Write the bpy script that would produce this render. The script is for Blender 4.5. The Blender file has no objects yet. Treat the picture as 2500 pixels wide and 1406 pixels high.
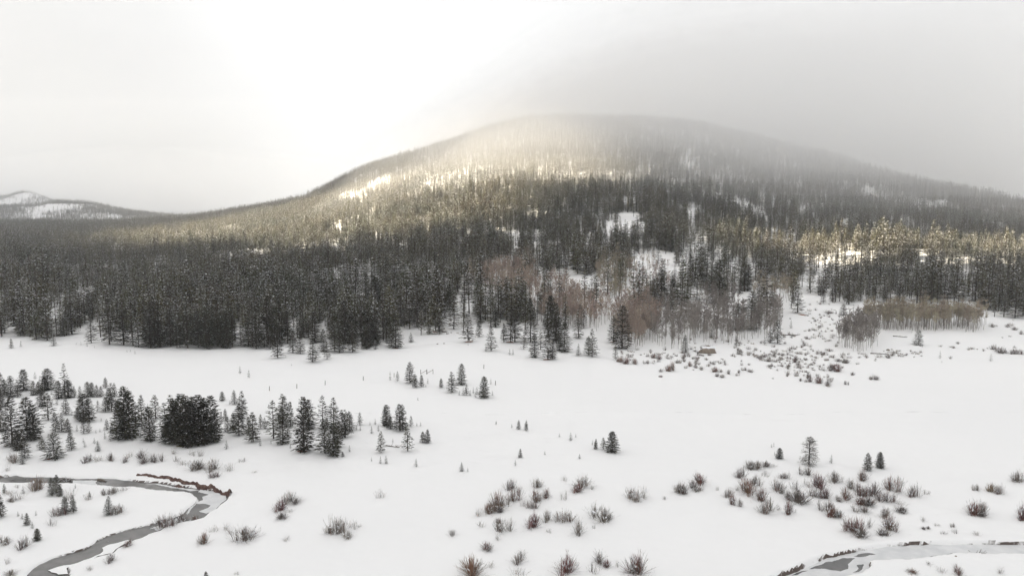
import bpy, math, random
import numpy as np
from mathutils import Vector

# ------------------------------------------------------------------ camera, world, sun, exposure
SC = bpy.context.scene
H = 50.0; F = 1785.0; P = math.atan(183.0 / 1785.0)
cam_d = bpy.data.cameras.new('camera'); cam = bpy.data.objects.new('camera', cam_d)
SC.collection.objects.link(cam); SC.camera = cam
cam.location = (0, 0, H); cam.rotation_euler = (math.radians(90) - P, 0, 0)
cam_d.sensor_width = 36.0; cam_d.lens = 36.0 * F / 2500.0
cam_d.clip_start = 1.0; cam_d.clip_end = 30000.0

SUN_EL = math.radians(31); SUN_AZ = math.radians(-16)     # from the left, a little behind
SUN = Vector((-math.cos(SUN_EL) * math.cos(SUN_AZ), math.cos(SUN_EL) * math.sin(SUN_AZ), math.sin(SUN_EL)))
sd = bpy.data.lights.new('sun', 'SUN'); sd.energy = 5.0; sd.angle = math.radians(1.3); sd.color = (1.0, 0.86, 0.64)
so = bpy.data.objects.new('sun', sd); SC.collection.objects.link(so)
so.rotation_euler = SUN.to_track_quat('Z', 'Y').to_euler()

W = bpy.data.worlds.new('World'); SC.world = W; W.use_nodes = True
nt = W.node_tree; nt.nodes.clear()
def nn(t, tree, **kw):
    n = tree.nodes.new(t)
    for k, v in kw.items(): setattr(n, k, v)
    return n
o_ = nn('ShaderNodeOutputWorld', nt); sky = nn('ShaderNodeTexSky', nt); sky.sky_type = 'NISHITA'
sky.sun_disc = False; sky.sun_elevation = SUN_EL; sky.sun_rotation = math.radians(254)
b1 = nn('ShaderNodeBackground', nt); b1.inputs[1].default_value = 0.05; # daylight above the clouds
hs = nn('ShaderNodeHueSaturation', nt); hs.inputs['Saturation'].default_value = 0.25; hs.inputs['Value'].default_value = 0.08   # most of it hidden by cloud
nt.links.new(sky.outputs[0], hs.inputs['Color']); nt.links.new(hs.outputs[0], b1.inputs[0])
# the cloud deck: soft, slow variation of brightness over the whole dome
tc = nn('ShaderNodeTexCoord', nt)
no = nn('ShaderNodeTexNoise', nt); no.inputs['Scale'].default_value = 2.0; no.inputs['Detail'].default_value = 4; no.inputs['Roughness'].default_value = 0.45; no.inputs['Distortion'].default_value = 0.6
mpg = nn('ShaderNodeMapping', nt); mpg.inputs['Location'].default_value = (3.1, 0.4, 1.7); mpg.inputs['Scale'].default_value = (1.0, 1.0, 1.6)
nt.links.new(tc.outputs['Generated'], mpg.inputs[0]); nt.links.new(mpg.outputs[0], no.inputs['Vector'])
# thinner, brighter cloud towards the sun's side, thicker grey bank low on the left
dp = nn('ShaderNodeVectorMath', nt, operation='DOT_PRODUCT')
_b = Vector((-0.36, 0.90, 0.13)).normalized(); dp.inputs[1].default_value = tuple(_b)
nt.links.new(tc.outputs['Generated'], dp.inputs[0])
mr = nn('ShaderNodeMapRange', nt, interpolation_type='SMOOTHSTEP'); mr.inputs['From Min'].default_value = 0.84; mr.inputs['From Max'].default_value = 1.0
nt.links.new(dp.outputs['Value'], mr.inputs['Value'])
dp2 = nn('ShaderNodeVectorMath', nt, operation='DOT_PRODUCT')
_b2 = Vector((-0.60, 0.92, 0.02)).normalized(); dp2.inputs[1].default_value = tuple(_b2)
nt.links.new(tc.outputs['Generated'], dp2.inputs[0])
mr2 = nn('ShaderNodeMapRange', nt, interpolation_type='SMOOTHSTEP'); mr2.inputs['From Min'].default_value = 0.93; mr2.inputs['From Max'].default_value = 1.0
nt.links.new(dp2.outputs['Value'], mr2.inputs['Value'])
def mth(tree, op, a, b):
    n = nn('ShaderNodeMath', tree, operation=op)
    for i, v in enumerate((a, b)):
        if isinstance(v, (int, float)): n.inputs[i].default_value = v
        else: tree.links.new(v, n.inputs[i])
    return n.outputs[0]
v = mth(nt, 'MULTIPLY', no.outputs['Fac'], 0.075)
v = mth(nt, 'ADD', v, 0.116)
v = mth(nt, 'ADD', v, mth(nt, 'MULTIPLY', mr.outputs[0], 0.012))
v = mth(nt, 'SUBTRACT', v, mth(nt, 'MULTIPLY', mr2.outputs[0], 0.075))
b2 = nn('ShaderNodeBackground', nt); b2.inputs[0].default_value = (1.0, 1.0, 0.99, 1)
nt.links.new(v, b2.inputs[1])
ad = nn('ShaderNodeAddShader', nt)
nt.links.new(b1.outputs[0], ad.inputs[0]); nt.links.new(b2.outputs[0], ad.inputs[1]); nt.links.new(ad.outputs[0], o_.inputs[0])

vs = SC.view_settings; vs.view_transform = 'Standard'; vs.look = 'None'; vs.exposure = 2.58; vs.gamma = 1.0; vs.use_curve_mapping = False
cy = SC.cycles
cy.use_denoising = True; cy.max_bounces = 10; cy.diffuse_bounces = 5; cy.transmission_bounces = 4; cy.glossy_bounces = 2
cy.volume_bounces = 6; cy.transparent_max_bounces = 12; cy.use_adaptive_sampling = True; cy.adaptive_threshold = 0.012
cy.sample_clamp_indirect = 4.0
try: SC.render.engine = 'CYCLES'
except Exception: pass

# ------------------------------------------------------------------ helpers
R = np.random.RandomState(7)
def vnoise_factory(seed):
    t = np.random.RandomState(seed).rand(256, 256)
    def f(x, y):
        x = np.asarray(x, float); y = np.asarray(y, float)
        xi = np.floor(x).astype(int); yi = np.floor(y).astype(int)
        fx = x - xi; fy = y - yi; fx = fx * fx * (3 - 2 * fx); fy = fy * fy * (3 - 2 * fy)
        a = t[xi & 255, yi & 255]; b = t[(xi + 1) & 255, yi & 255]; c = t[xi & 255, (yi + 1) & 255]; d = t[(xi + 1) & 255, (yi + 1) & 255]
        return (a * (1 - fx) + b * fx) * (1 - fy) + (c * (1 - fx) + d * fx) * fy - 0.5
    return f
_vn = vnoise_factory(3)
def fbm(x, y, o=4):
    s = 0; a = 1.0
    for i in range(o):
        s = s + a * _vn(x * 2 ** i + 17.3 * i, y * 2 ** i + 9.1 * i); a *= 0.5
    return s

def slope_of(Y):                                   # tangent of the ray at picture row Y
    vv = (np.asarray(Y, float) - 703) / F
    return (-math.sin(P) - vv * math.cos(P)) / (math.cos(P) - vv * math.sin(P))
def flat_pt(X, Y, z=0.0):                          # where the sight line meets the valley floor
    vv = (Y - 703) / F; uu = (X - 1250) / F
    dy = math.cos(P) - vv * math.sin(P); dz = -math.sin(P) - vv * math.cos(P)
    k = (z - H) / dz
    return uu * k, dy * k
def project(x, y, z):
    dx = x; dy = y; dz = z - H
    d = dy * math.cos(P) - dz * math.sin(P); u = dy * math.sin(P) + dz * math.cos(P)
    return 1250 + F * dx / d, 703 - F * u / d

# ------------------------------------------------------------------ terrain height (valley floor, forested mountain, far hills)
DS = [150, 265, 330, 450, 600, 750, 1000, 1300, 1600, 2000, 2600, 3200, 3600, 4000, 4600, 7000]
f_ = None
COLS = {
 -1400: [f_, f_, 788, 716, 666, 634, 600, 575, 560, 548, 545, 530, 528, 520, 520, 548],
     0: [f_, f_, f_, 716, 664, 630, 598, 574, 561, 552, 552, 507, 520, 484, 505, 548],
    70: [f_, f_, f_, 716, 664, 630, 599, 577, 562, 552, 552, 504, 516, 470, 500, 548],
   130: [f_, f_, f_, 716, 664, 631, 600, 578, 562, 551, 552, 495, 514, 489, 505, 548],
   200: [f_, f_, f_, 716, 664, 631, 600, 578, 562, 551, 552, 496, 518, 509, 515, 548],
   300: [f_, f_, f_, 716, 664, 631, 600, 577, 560, 548, 550, 516, 530, 526, 525, 548],
   430: [f_, f_, f_, 716, 663, 630, 597, 572, 553, 541, 545, 532, 534, 533, 528, 548],
   500: [f_, f_, f_, 716, 663, 629, 593, 566, 547, 534, 540, 538, 538, 535, 530, 548],
   740: [f_, f_, 787, 712, 655, 612, 565, 530, 504, 490, 510, 538, 538, 535, 530, 548],
   900: [f_, f_, 786, 706, 640, 590, 535, 478, 430, 418, 480, 520, 530, 530, 530, 548],
  1000: [f_, f_, 784, 702, 633, 580, 505, 434, 389, 392, 470, 520, 530, 530, 530, 548],
  1100: [f_, f_, 783, 695, 622, 566, 488, 405, 356, 366, 450, 510, 530, 530, 530, 548],
  1200: [f_, f_, 780, 686, 610, 553, 470, 380, 322, 330, 420, 510, 530, 530, 530, 548],
  1300: [f_, f_, 776, 678, 600, 543, 455, 362, 303, 310, 410, 500, 530, 530, 530, 548],
  1450: [f_, f_, 776, 670, 592, 536, 450, 360, 300, 306, 410, 500, 530, 530, 530, 548],
  1600: [f_, f_, 774, 672, 590, 536, 456, 370, 307, 312, 420, 500, 530, 530, 530, 548],
  1700: [f_, f_, 772, 676, 598, 545, 465, 380, 319, 330, 430, 500, 530, 530, 530, 548],
  1800: [f_, f_, 774, 682, 606, 568, 482, 396, 338, 355, 440, 500, 530, 530, 530, 548],
  1900: [f_, f_, 777, 688, 615, 590, 500, 412, 362, 390, 460, 510, 530, 530, 530, 548],
  2100: [f_, f_, 780, 696, 624, 600, 518, 434, 412, 450, 500, 520, 530, 530, 530, 548],
  2250: [f_, f_, 781, 700, 628, 604, 528, 458, 465, 490, 510, 520, 530, 530, 530, 548],
  2400: [f_, f_, 782, 703, 631, 607, 538, 488, 500, 510, 520, 525, 530, 530, 530, 548],
  2500: [f_, f_, 783, 705, 633, 609, 546, 507, 515, 520, 525, 525, 530, 530, 530, 548],
  2800: [f_, f_, 785, 710, 640, 615, 560, 535, 535, 530, 530, 525, 530, 530, 530, 548],
  4200: [f_, f_, 788, 716, 660, 630, 600, 580, 560, 550, 545, 540, 535, 530, 530, 548],
}
def pchip(xk, yk, x):
    xk = np.asarray(xk, float); yk = np.asarray(yk, float); h = np.diff(xk); d = np.diff(yk) / h
    m = np.zeros_like(yk); m[0] = d[0]; m[-1] = d[-1]
    for i in range(1, len(xk) - 1):
        if d[i - 1] * d[i] > 0:
            w1 = 2 * h[i] + h[i - 1]; w2 = h[i] + 2 * h[i - 1]
            m[i] = (w1 + w2) / (w1 / d[i - 1] + w2 / d[i])
    i = np.clip(np.searchsorted(xk, x) - 1, 0, len(xk) - 2); t = (x - xk[i]) / h[i]
    return ((1 + 2 * t) * (1 - t) ** 2 * yk[i] + t * (1 - t) ** 2 * h[i] * m[i] + t * t * (3 - 2 * t) * yk[i + 1] + t * t * (t - 1) * h[i] * m[i + 1])
TC = np.arange(-1400, 4201, 20.0); TD = np.arange(150, 7001, 10.0)
_k = sorted(COLS); _rows = []
for c in _k:
    zz = [0.0 if Y is None else H + D * float(slope_of(Y)) for D, Y in zip(DS, COLS[c])]
    _rows.append(pchip(DS, zz, TD))
_rows = np.array(_rows)
TZ = np.empty((len(TC), len(TD)))
for j in range(len(TD)): TZ[:, j] = pchip(_k, _rows[:, j], TC)
def hbase(x, y):
    x = np.asarray(x, float); y = np.asarray(y, float)
    yy = np.clip(y, 150, 6990); c = np.clip(1250 + F * x / (yy * 0.995), -1400, 4195)
    ci = (c + 1400) / 20; di = (yy - 150) / 10
    i = np.clip(ci.astype(int), 0, len(TC) - 2); j = np.clip(di.astype(int), 0, len(TD) - 2); a = ci - i; b = di - j
    return (TZ[i, j] * (1 - a) + TZ[i + 1, j] * a) * (1 - b) + (TZ[i, j + 1] * (1 - a) + TZ[i + 1, j + 1] * a) * b

def crop(ox, oy, s, pts): return [(ox + s * a, oy + s * b) for a, b in pts]
# creek outlines on the valley floor
CR1 = crop(0, 1100, .256, [(-220,268),(-60,266),(60,258),(130,248),(200,258),(300,262),(460,262),(560,272),(700,280),(880,281),(930,276),(1000,279),(1100,280),(1180,290),(1270,296),(1400,312),(1550,320),(1650,338),(1800,362),(1900,372),(2020,390),(2130,425),(2150,450),(2100,500),(2050,545),(1990,580),(1900,640),(1830,655),(1720,668),(1600,705),(1500,748),(1490,765),(1400,795),(1330,835),(1250,856),(1200,895),(1100,930),(1060,975),(960,1000),(860,1040),(740,1080),(640,1110),(600,1140),(640,1170),(620,1300),(380,1300),(300,1190),(318,1160),(350,1128),(440,1076),(520,1036),(600,1016),(700,976),(800,950),(880,915),(940,866),(1040,826),(1170,786),(1280,756),(1440,716),(1540,686),(1640,660),(1740,625),(1790,600),(1830,550),(1880,500),(1915,475),(1900,445),(1850,410),(1780,396),(1600,380),(1450,366),(1350,350),(1250,340),(1130,338),(1050,326),(910,320),(700,304),(560,304),(460,308),(350,304),(200,304),(0,300),(-220,302)])
CR2 = crop(1600, 1040, .2603, [(1130,1480),(1230,1420),(1300,1392),(1400,1348),(1500,1322),(1600,1262),(1700,1237),(1790,1204),(1880,1195),(1960,1180),(2060,1168),(2150,1162)]) + \
      crop(2040, 1040, .2603, [(600,1140),(870,1122),(1100,1130),(1200,1120),(1450,1122),(1767,1128),(2100,1120),(2100,1212),(1767,1208),(1400,1208),(1100,1200),(960,1218),(830,1234),(740,1252),(560,1262),(420,1268),(310,1284),(285,1340),(210,1378),(100,1400),(-60,1430),(-200,1480)])
def world_poly(px, z): return np.array([flat_pt(a, b, z) for a, b in px])
ZW = -0.42
C1 = world_poly(CR1, ZW); C2 = world_poly(CR2, ZW)
def roughen(poly, step=0.35, amp=0.22, seed=0):
    out = []
    n = len(poly)
    for i in range(n):
        a = poly[i]; b = poly[(i + 1) % n]; L = np.hypot(*(b - a)); k = max(1, int(L / step))
        for q in range(k): out.append(a + (b - a) * q / k)
    out = np.array(out)
    out[:, 0] += amp * fbm(out[:, 0] * 0.9 + seed, out[:, 1] * 0.9, 3); out[:, 1] += amp * 1.6 * fbm(out[:, 0] * 0.9 + 40 + seed, out[:, 1] * 0.9, 3)
    return out
def sdist(poly, x, y):                              # signed distance, negative inside
    x = x.ravel(); y = y.ravel(); d = np.full(x.shape, 1e9); ins = np.zeros(x.shape, bool); n = len(poly)
    for i in range(n):
        ax, ay = poly[i]; bx, by = poly[(i + 1) % n]; ex, ey = bx - ax, by - ay
        t = np.clip(((x - ax) * ex + (y - ay) * ey) / (ex * ex + ey * ey + 1e-9), 0, 1)
        d = np.minimum(d, (x - ax - t * ex) ** 2 + (y - ay - t * ey) ** 2)
        c = ((ay > y) != (by > y)) & (x < ex * (y - ay) / (ey + 1e-12) + ax)
        ins ^= c
    return np.where(ins, -1, 1) * np.sqrt(d)
def chan(x, y):
    sh = x.shape; d = np.full(x.size, 50.0); xf = x.ravel(); yf = y.ravel()
    for C in (C1, C2):
        m = (xf > C[:, 0].min() - 9) & (xf < C[:, 0].max() + 9) & (yf > C[:, 1].min() - 9) & (yf < C[:, 1].max() + 9)
        if m.any(): d[m] = np.minimum(d[m], sdist(C, xf[m], yf[m]))
    return d.reshape(sh)
def height(x, y, fine=False):
    x = np.asarray(x, float); y = np.asarray(y, float)
    z = hbase(x, y)
    far = np.clip((y - 300) / 250, 0, 1)
    z = z + far * (fbm(x / 110, y / 110, 4) * 9.0 + fbm(x / 34, y / 34, 3) * 2.4)
    near = 1 - np.clip((y - 240) / 80, 0, 1)
    z = z + near * (0.8 * fbm(x / 30, y / 30, 3) + 0.14 * fbm(x / 3.5, y / 3.5, 3))
    z = np.where(y < 175, np.maximum(z, -.18 + .25 * (z + .18)), z)
    mid = np.clip((y - 225) / 60, 0, 1) * (1 - far)
    z = z + mid * 0.7 * fbm(x / 12, y / 12, 3)
    if fine or (np.size(x) < 20000 and np.min(y) < 175):
        d = chan(x, y) + 0.4 * fbm(x / 1.8, y / 1.8, 3)
        side = np.clip(0.4 + 1.1 * fbm(x / 9 + 31, y / 9, 2), 0.05, 1)     # cut banks here, soft ones there
        t = np.clip((d - 0.15) / (0.22 + 1.3 * side), 0, 1); t = t * t * (3 - 2 * t)
        lip = 0.10 * np.exp(-((d - 1.6) / 0.9) ** 2) * (d > 0)
        z = np.where(d < 8, z * t + (ZW - 0.35) * (1 - t) + lip, z)
    return z
def hz(x, y): return float(height(np.array([x]), np.array([y]))[0])
def ground_hit(X, Y):                               # first ground point on the sight line of a picture point
    vv = (Y - 703) / F; uu = (X - 1250) / F; dy = math.cos(P) - vv * math.sin(P); dz = -math.sin(P) - vv * math.cos(P)
    ys = np.concatenate([np.arange(60, 400, 0.5), np.arange(400, 2500, 3)])
    k = ys / dy; zr = H + dz * k; g = hbase(uu * k, ys)
    i = int(np.argmax(zr <= g)) if (zr <= g).any() else len(ys) - 1
    return uu * k[i], ys[i]

def mesh_np(name, V, Fc, mats, mi=None, smooth=True):
    me = bpy.data.meshes.new(name); V = np.asarray(V, np.float32); Fc = np.asarray(Fc, np.int32); k = Fc.shape[1]
    me.vertices.add(len(V)); me.vertices.foreach_set('co', V.ravel())
    me.loops.add(Fc.size); me.loops.foreach_set('vertex_index', Fc.ravel())
    me.polygons.add(len(Fc)); me.polygons.foreach_set('loop_start', np.arange(0, Fc.size, k, dtype=np.int32))
    try: me.polygons.foreach_set('loop_total', np.full(len(Fc), k, np.int32))
    except Exception: pass
    for m in mats: me.materials.append(m)
    if mi is not None: me.polygons.foreach_set('material_index', np.asarray(mi, np.int32))
    if smooth: me.polygons.foreach_set('use_smooth', np.ones(len(Fc), bool))
    me.update(calc_edges=True); me.validate()
    return me
def link(name, me, parent=None, loc=None, **props):
    o = bpy.data.objects.new(name, me); SC.collection.objects.link(o)
    if parent: o.parent = parent
    if loc is not None: o.location = loc
    for k, v in props.items(): o[k] = v
    return o

# ------------------------------------------------------------------ materials
def mat(name, col, rough=0.8, noise=None, scale=1.0, spec=0.3, obj_var=0.0, trans=0.0):
    m = bpy.data.materials.new(name); m.use_nodes = True; t = m.node_tree; bs = t.nodes['Principled BSDF']
    bs.inputs['Roughness'].default_value = rough; bs.inputs['Specular IOR Level'].default_value = spec
    bs.inputs['Base Color'].default_value = (*col, 1); last = None
    if noise is not None:
        g = nn('ShaderNodeNewGeometry', t); n = nn('ShaderNodeTexNoise', t); n.inputs['Scale'].default_value = scale; n.inputs['Detail'].default_value = 3
        t.links.new(g.outputs['Position'], n.inputs['Vector'])
        mx = nn('ShaderNodeMix', t, data_type='RGBA'); mx.inputs[6].default_value = (*col, 1); mx.inputs[7].default_value = (*noise, 1)
        r = nn('ShaderNodeMapRange', t); r.inputs['From Min'].default_value = 0.38; r.inputs['From Max'].default_value = 0.62
        t.links.new(n.outputs['Fac'], r.inputs['Value']); t.links.new(r.outputs[0], mx.inputs[0]); last = mx.outputs[2]
    if obj_var:
        oi = nn('ShaderNodeObjectInfo', t); h = nn('ShaderNodeHueSaturation', t)
        if last is None: h.inputs['Color'].default_value = (*col, 1)
        else: t.links.new(last, h.inputs['Color'])
        vv = mth(t, 'MULTIPLY_ADD', oi.outputs['Random'], obj_var); t.nodes[-1].inputs[2].default_value = 1 - obj_var * 0.5
        hu = mth(t, 'MULTIPLY_ADD', oi.outputs['Random'], 0.05); t.nodes[-1].inputs[2].default_value = 0.475
        t.links.new(vv, h.inputs['Value']); t.links.new(hu, h.inputs['Hue']); last = h.outputs[0]
    if last is not None: t.links.new(last, bs.inputs['Base Color'])
    if trans:
        tr = nn('ShaderNodeBsdfTranslucent', t); mxs = nn('ShaderNodeMixShader', t); mxs.inputs[0].default_value = trans
        tr.inputs[0].default_value = (*[min(1, c * 1.6) for c in col], 1)
        if last is not None: t.links.new(last, tr.inputs[0])
        t.links.new(bs.outputs[0], mxs.inputs[1]); t.links.new(tr.outputs[0], mxs.inputs[2]); t.links.new(mxs.outputs[0], t.nodes['Material Output'].inputs[0])
    return m
M_NEEDLE = mat('pine_needles', (0.050, 0.053, 0.041), 0.9, (0.075, 0.071, 0.047), 0.5, 0.1, 0.5, 0.25)
M_NEEDLE2 = mat('forest_needles', (0.064, 0.069, 0.037), 0.9, (0.098, 0.085, 0.042), 0.012, 0.1, 0.9, 0.45)
M_BARK = mat('pine_bark', (0.075, 0.062, 0.052), 0.95, (0.05, 0.045, 0.04), 3.0, 0.1)
M_SNOWB = mat('branch_snow', (0.80, 0.81, 0.83), 0.75, None, 1, 0.2)
M_ASPB = mat('aspen_bark', (0.31, 0.29, 0.27), 0.9, (0.22, 0.20, 0.185), 2.0, 0.1, 0.5)
M_ASPT = mat('aspen_twigs', (0.39, 0.305, 0.255), 0.9, (0.32, 0.26, 0.22), 0.05, 0.1, 0.4)
M_ASPY = mat('aspen_twigs_tan', (0.36, 0.31, 0.235), 0.9, (0.30, 0.265, 0.205), 0.05, 0.1, 0.4)
M_ASPG = mat('aspen_twigs_grey', (0.27, 0.245, 0.225), 0.9, (0.22, 0.20, 0.185), 0.05, 0.1, 0.4)
M_WG = mat('willow_stems_grey', (0.13, 0.117, 0.108), 0.9, (0.19, 0.17, 0.15), 0.8, 0.1, 0.6)
M_WR = mat('willow_stems_red', (0.21, 0.075, 0.06), 0.85, (0.16, 0.08, 0.06), 0.8, 0.15, 0.4)
M_WO = mat('willow_stems_ochre', (0.22, 0.15, 0.06), 0.85, (0.15, 0.12, 0.06), 0.8, 0.15, 0.3)
M_ROCK = mat('granite', (0.25, 0.215, 0.175), 0.9, (0.18, 0.15, 0.12), 1.5, 0.2)
M_POST = mat('weathered_wood', (0.10, 0.085, 0.07), 0.9, (0.14, 0.12, 0.10), 4.0, 0.1)
M_SOIL = mat('bank_soil', (0.078, 0.046, 0.041), 0.95, (0.14, 0.092, 0.075), 1.6, 0.1)
M_LITTER = mat('needle_litter', (0.30, 0.13, 0.08), 0.95, (0.22, 0.11, 0.07), 3.0, 0.1)

def snow_material():
    m = bpy.data.materials.new('snow'); m.use_nodes = True; t = m.node_tree; bs = t.nodes['Principled BSDF']
    g = nn('ShaderNodeNewGeometry', t)
    n1 = nn('ShaderNodeTexNoise', t); n1.inputs['Scale'].default_value = 0.02; n1.inputs['Detail'].default_value = 5
    t.links.new(g.outputs['Position'], n1.inputs['Vector'])
    mx = nn('ShaderNodeMix', t, data_type='RGBA'); mx.inputs[6].default_value = (0.79, 0.795, 0.80, 1); mx.inputs[7].default_value = (0.84, 0.84, 0.838, 1)
    t.links.new(n1.outputs['Fac'], mx.inputs[0])
    # snow does not lie on steep cut banks: wet earth shows there
    sp = nn('ShaderNodeSeparateXYZ', t); t.links.new(g.outputs['True Normal'], sp.inputs[0])
    spp = nn('ShaderNodeSeparateXYZ', t); t.links.new(g.outputs['Position'], spp.inputs[0])
    n2 = nn('ShaderNodeTexNoise', t); n2.inputs['Scale'].default_value = 0.5; n2.inputs['Detail'].default_value = 4; t.links.new(g.outputs['Position'], n2.inputs['Vector'])
    st = mth(t, 'ADD', sp.outputs['Z'], mth(t, 'MULTIPLY', mth(t, 'SUBTRACT', n2.outputs['Fac'], 0.5), 0.55))
    mrr = nn('ShaderNodeMapRange', t); mrr.inputs['From Min'].default_value = 0.60; mrr.inputs['From Max'].default_value = 0.50; t.links.new(st, mrr.inputs['Value'])
    inval = mth(t, 'LESS_THAN', spp.outputs['Z'], 3.0)
    fac = mth(t, 'MULTIPLY', mrr.outputs[0], inval)
    mx2 = nn('ShaderNodeMix', t, data_type='RGBA'); mx2.inputs[7].default_value = (0.09, 0.07, 0.06, 1)
    t.links.new(fac, mx2.inputs[0]); t.links.new(mx.outputs[2], mx2.inputs[6]); t.links.new(mx2.outputs[2], bs.inputs['Base Color'])
    bs.inputs['Roughness'].default_value = 0.7; bs.inputs['Specular IOR Level'].default_value = 0.25
    n3 = nn('ShaderNodeTexNoise', t); n3.inputs['Scale'].default_value = 0.35; n3.inputs['Detail'].default_value = 6; t.links.new(g.outputs['Position'], n3.inputs['Vector'])
    bp = nn('ShaderNodeBump', t); bp.inputs['Strength'].default_value = 0.35; bp.inputs['Distance'].default_value = 0.25
    t.links.new(n3.outputs['Fac'], bp.inputs['Height']); t.links.new(bp.outputs[0], bs.inputs['Normal'])
    return m
M_SNOW = snow_material()

# ------------------------------------------------------------------ ground: near valley floor (fine round the creeks), far valley, mountain and hills
def grid_faces(nr, nc, off=0):
    i = np.arange(nr - 1)[:, None]; j = np.arange(nc - 1)[None, :]; a = (i * nc + j).ravel() + off
    return np.stack([a, a + 1, a + nc + 1, a + nc], 1)
def lin(a, b, s): return np.arange(a, b, s)
xs = np.concatenate([lin(-900, -240, 30), lin(-240, -112, 4), lin(-112, -32, 0.28), lin(-32, 30, 1.5), lin(30, 92, 0.28), lin(92, 240, 4), lin(240, 901, 30)])
ysn = np.concatenate([lin(-900, 60, 30), lin(60, 92, 2), lin(92, 150, 0.28), lin(150, 180.1, 1.0)])
X1, Y1 = np.meshgrid(xs, ysn); Z1 = height(X1, Y1, True)
V1 = np.stack([X1.ravel(), Y1.ravel(), Z1.ravel()], 1); F1 = grid_faces(len(ysn), len(xs))
ysf = np.concatenate([lin(180, 300, 2.0), lin(300, 700, 4), lin(700, 2000, 9), lin(2000, 4800, 30), lin(4800, 6990, 150)])
s = np.linspace(-1, 1, 430); s = s * (0.62 + 0.38 * s * s)
X2 = s[None, :] * (760 + 1.15 * ysf[:, None]); Y2 = np.repeat(ysf[:, None], len(s), 1); Z2 = height(X2, Y2)
V2 = np.stack([X2.ravel(), Y2.ravel(), Z2.ravel()], 1); F2 = grid_faces(len(ysf), len(s), len(V1))
link('snowy_ground', mesh_np('snowy_ground', np.concatenate([V1, V2]), np.concatenate([F1, F2]), [M_SNOW]), kind='structure')

# ------------------------------------------------------------------ creek water and ice
def water_mat(name, col, rough, bump):
    m = bpy.data.materials.new(name); m.use_nodes = True; t = m.node_tree; bs = t.nodes['Principled BSDF']
    g = nn('ShaderNodeNewGeometry', t); n = nn('ShaderNodeTexNoise', t); n.inputs['Scale'].default_value = 0.6; n.inputs['Detail'].default_value = 4
    t.links.new(g.outputs['Position'], n.inputs['Vector'])
    mx = nn('ShaderNodeMix', t, data_type='RGBA'); mx.inputs[6].default_value = (*col[0], 1); mx.inputs[7].default_value = (*col[1], 1)
    r = nn('ShaderNodeMapRange', t); r.inputs['From Min'].default_value = 0.35; r.inputs['From Max'].default_value = 0.65
    t.links.new(n.outputs['Fac'], r.inputs['Value']); t.links.new(r.outputs[0], mx.inputs[0]); t.links.new(mx.outputs[2], bs.inputs['Base Color'])
    bs.inputs['Roughness'].default_value = rough
    n2 = nn('ShaderNodeTexNoise', t); n2.inputs['Scale'].default_value = 2.2; n2.inputs['Detail'].default_value = 3; t.links.new(g.outputs['Position'], n2.inputs['Vector'])
    bp = nn('ShaderNodeBump', t); bp.inputs['Strength'].default_value = bump; bp.inputs['Distance'].default_value = 0.05
    t.links.new(n2.outputs['Fac'], bp.inputs['Height']); t.links.new(bp.outputs[0], bs.inputs['Normal'])
    return m
M_WATER = water_mat('creek_water', ((0.08, 0.08, 0.078), (0.12, 0.118, 0.115)), 0.22, 0.25)
M_DARKW = water_mat('dark_creek_water', ((0.06, 0.06, 0.06), (0.10, 0.098, 0.095)), 0.15, 0.3)
M_ICE = water_mat('creek_ice', ((0.56, 0.57, 0.58), (0.66, 0.665, 0.67)), 0.45, 0.2)
def poly_mesh(name, pts, z, m, thick=0.0):
    import bmesh
    bm = bmesh.new(); vs_ = [bm.verts.new((p[0], p[1], z)) for p in pts]; f = bm.faces.new(vs_)
    if f.normal.z < 0 or True:
        bm.normal_update()
        if f.normal.z < 0: f.normal_flip()
    if thick:
        r = bmesh.ops.extrude_face_region(bm, geom=[f])
        for v_ in r['geom']:
            if isinstance(v_, bmesh.types.BMVert): v_.co.z += thick
    bmesh.ops.triangulate(bm, faces=bm.faces[:]); bm.normal_update()
    bmesh.ops.recalc_face_normals(bm, faces=bm.faces[:]) if thick else None
    me = bpy.data.meshes.new(name); bm.to_mesh(me); bm.free(); me.materials.append(m); return me
def plane_mesh(name, x0, x1, y0, y1, z, m):
    me = bpy.data.meshes.new(name); me.from_pydata([(x0, y0, z), (x1, y0, z), (x1, y1, z), (x0, y1, z)], [], [(0, 1, 2, 3)]); me.materials.append(m); return me
def grow(poly, px):                                 # coarse outward margin so water reaches under the banks
    return poly
link('creek_water', plane_mesh('creek_water', -135, -30, 84, 152, ZW, M_WATER), kind='structure')
link('frozen_creek_ice', plane_mesh('frozen_creek_ice', 20, 105, 84, 126, ZW, M_ICE), kind='structure')
def sheet(name, ox, oy, s, pts, z, m, thick=0.05, amp=0.3):
    w = roughen(world_poly(crop(ox, oy, s, pts), z), 0.4, amp, len(pts)); return link(name, poly_mesh(name, w, z, m, thick), kind='structure')
A = (0, 1100, .256); B = (1600, 1040, .2603)
sheet('creek_ice', *A, [(690,286),(880,281),(925,290),(905,306),(920,330),(690,312)], ZW, M_ICE)
sheet('creek_ice', *A, [(1905,372),(2020,385),(2150,425),(2160,460),(2110,500),(2060,560),(2010,585),(1960,600),(1925,590),(1905,575),(1985,548),(2012,515),(1950,508),(1870,503),(1800,590),(1775,600),(1820,540),(1880,490),(1940,470),(1925,445),(1990,420),(1930,405),(1890,392)], ZW, M_ICE)
sheet('creek_ice', *A, [(1620,712),(1500,765),(1475,748),(1500,738),(1440,742),(1500,720),(1560,690),(1660,650),(1760,640),(1720,672)], ZW, M_ICE)
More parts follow.
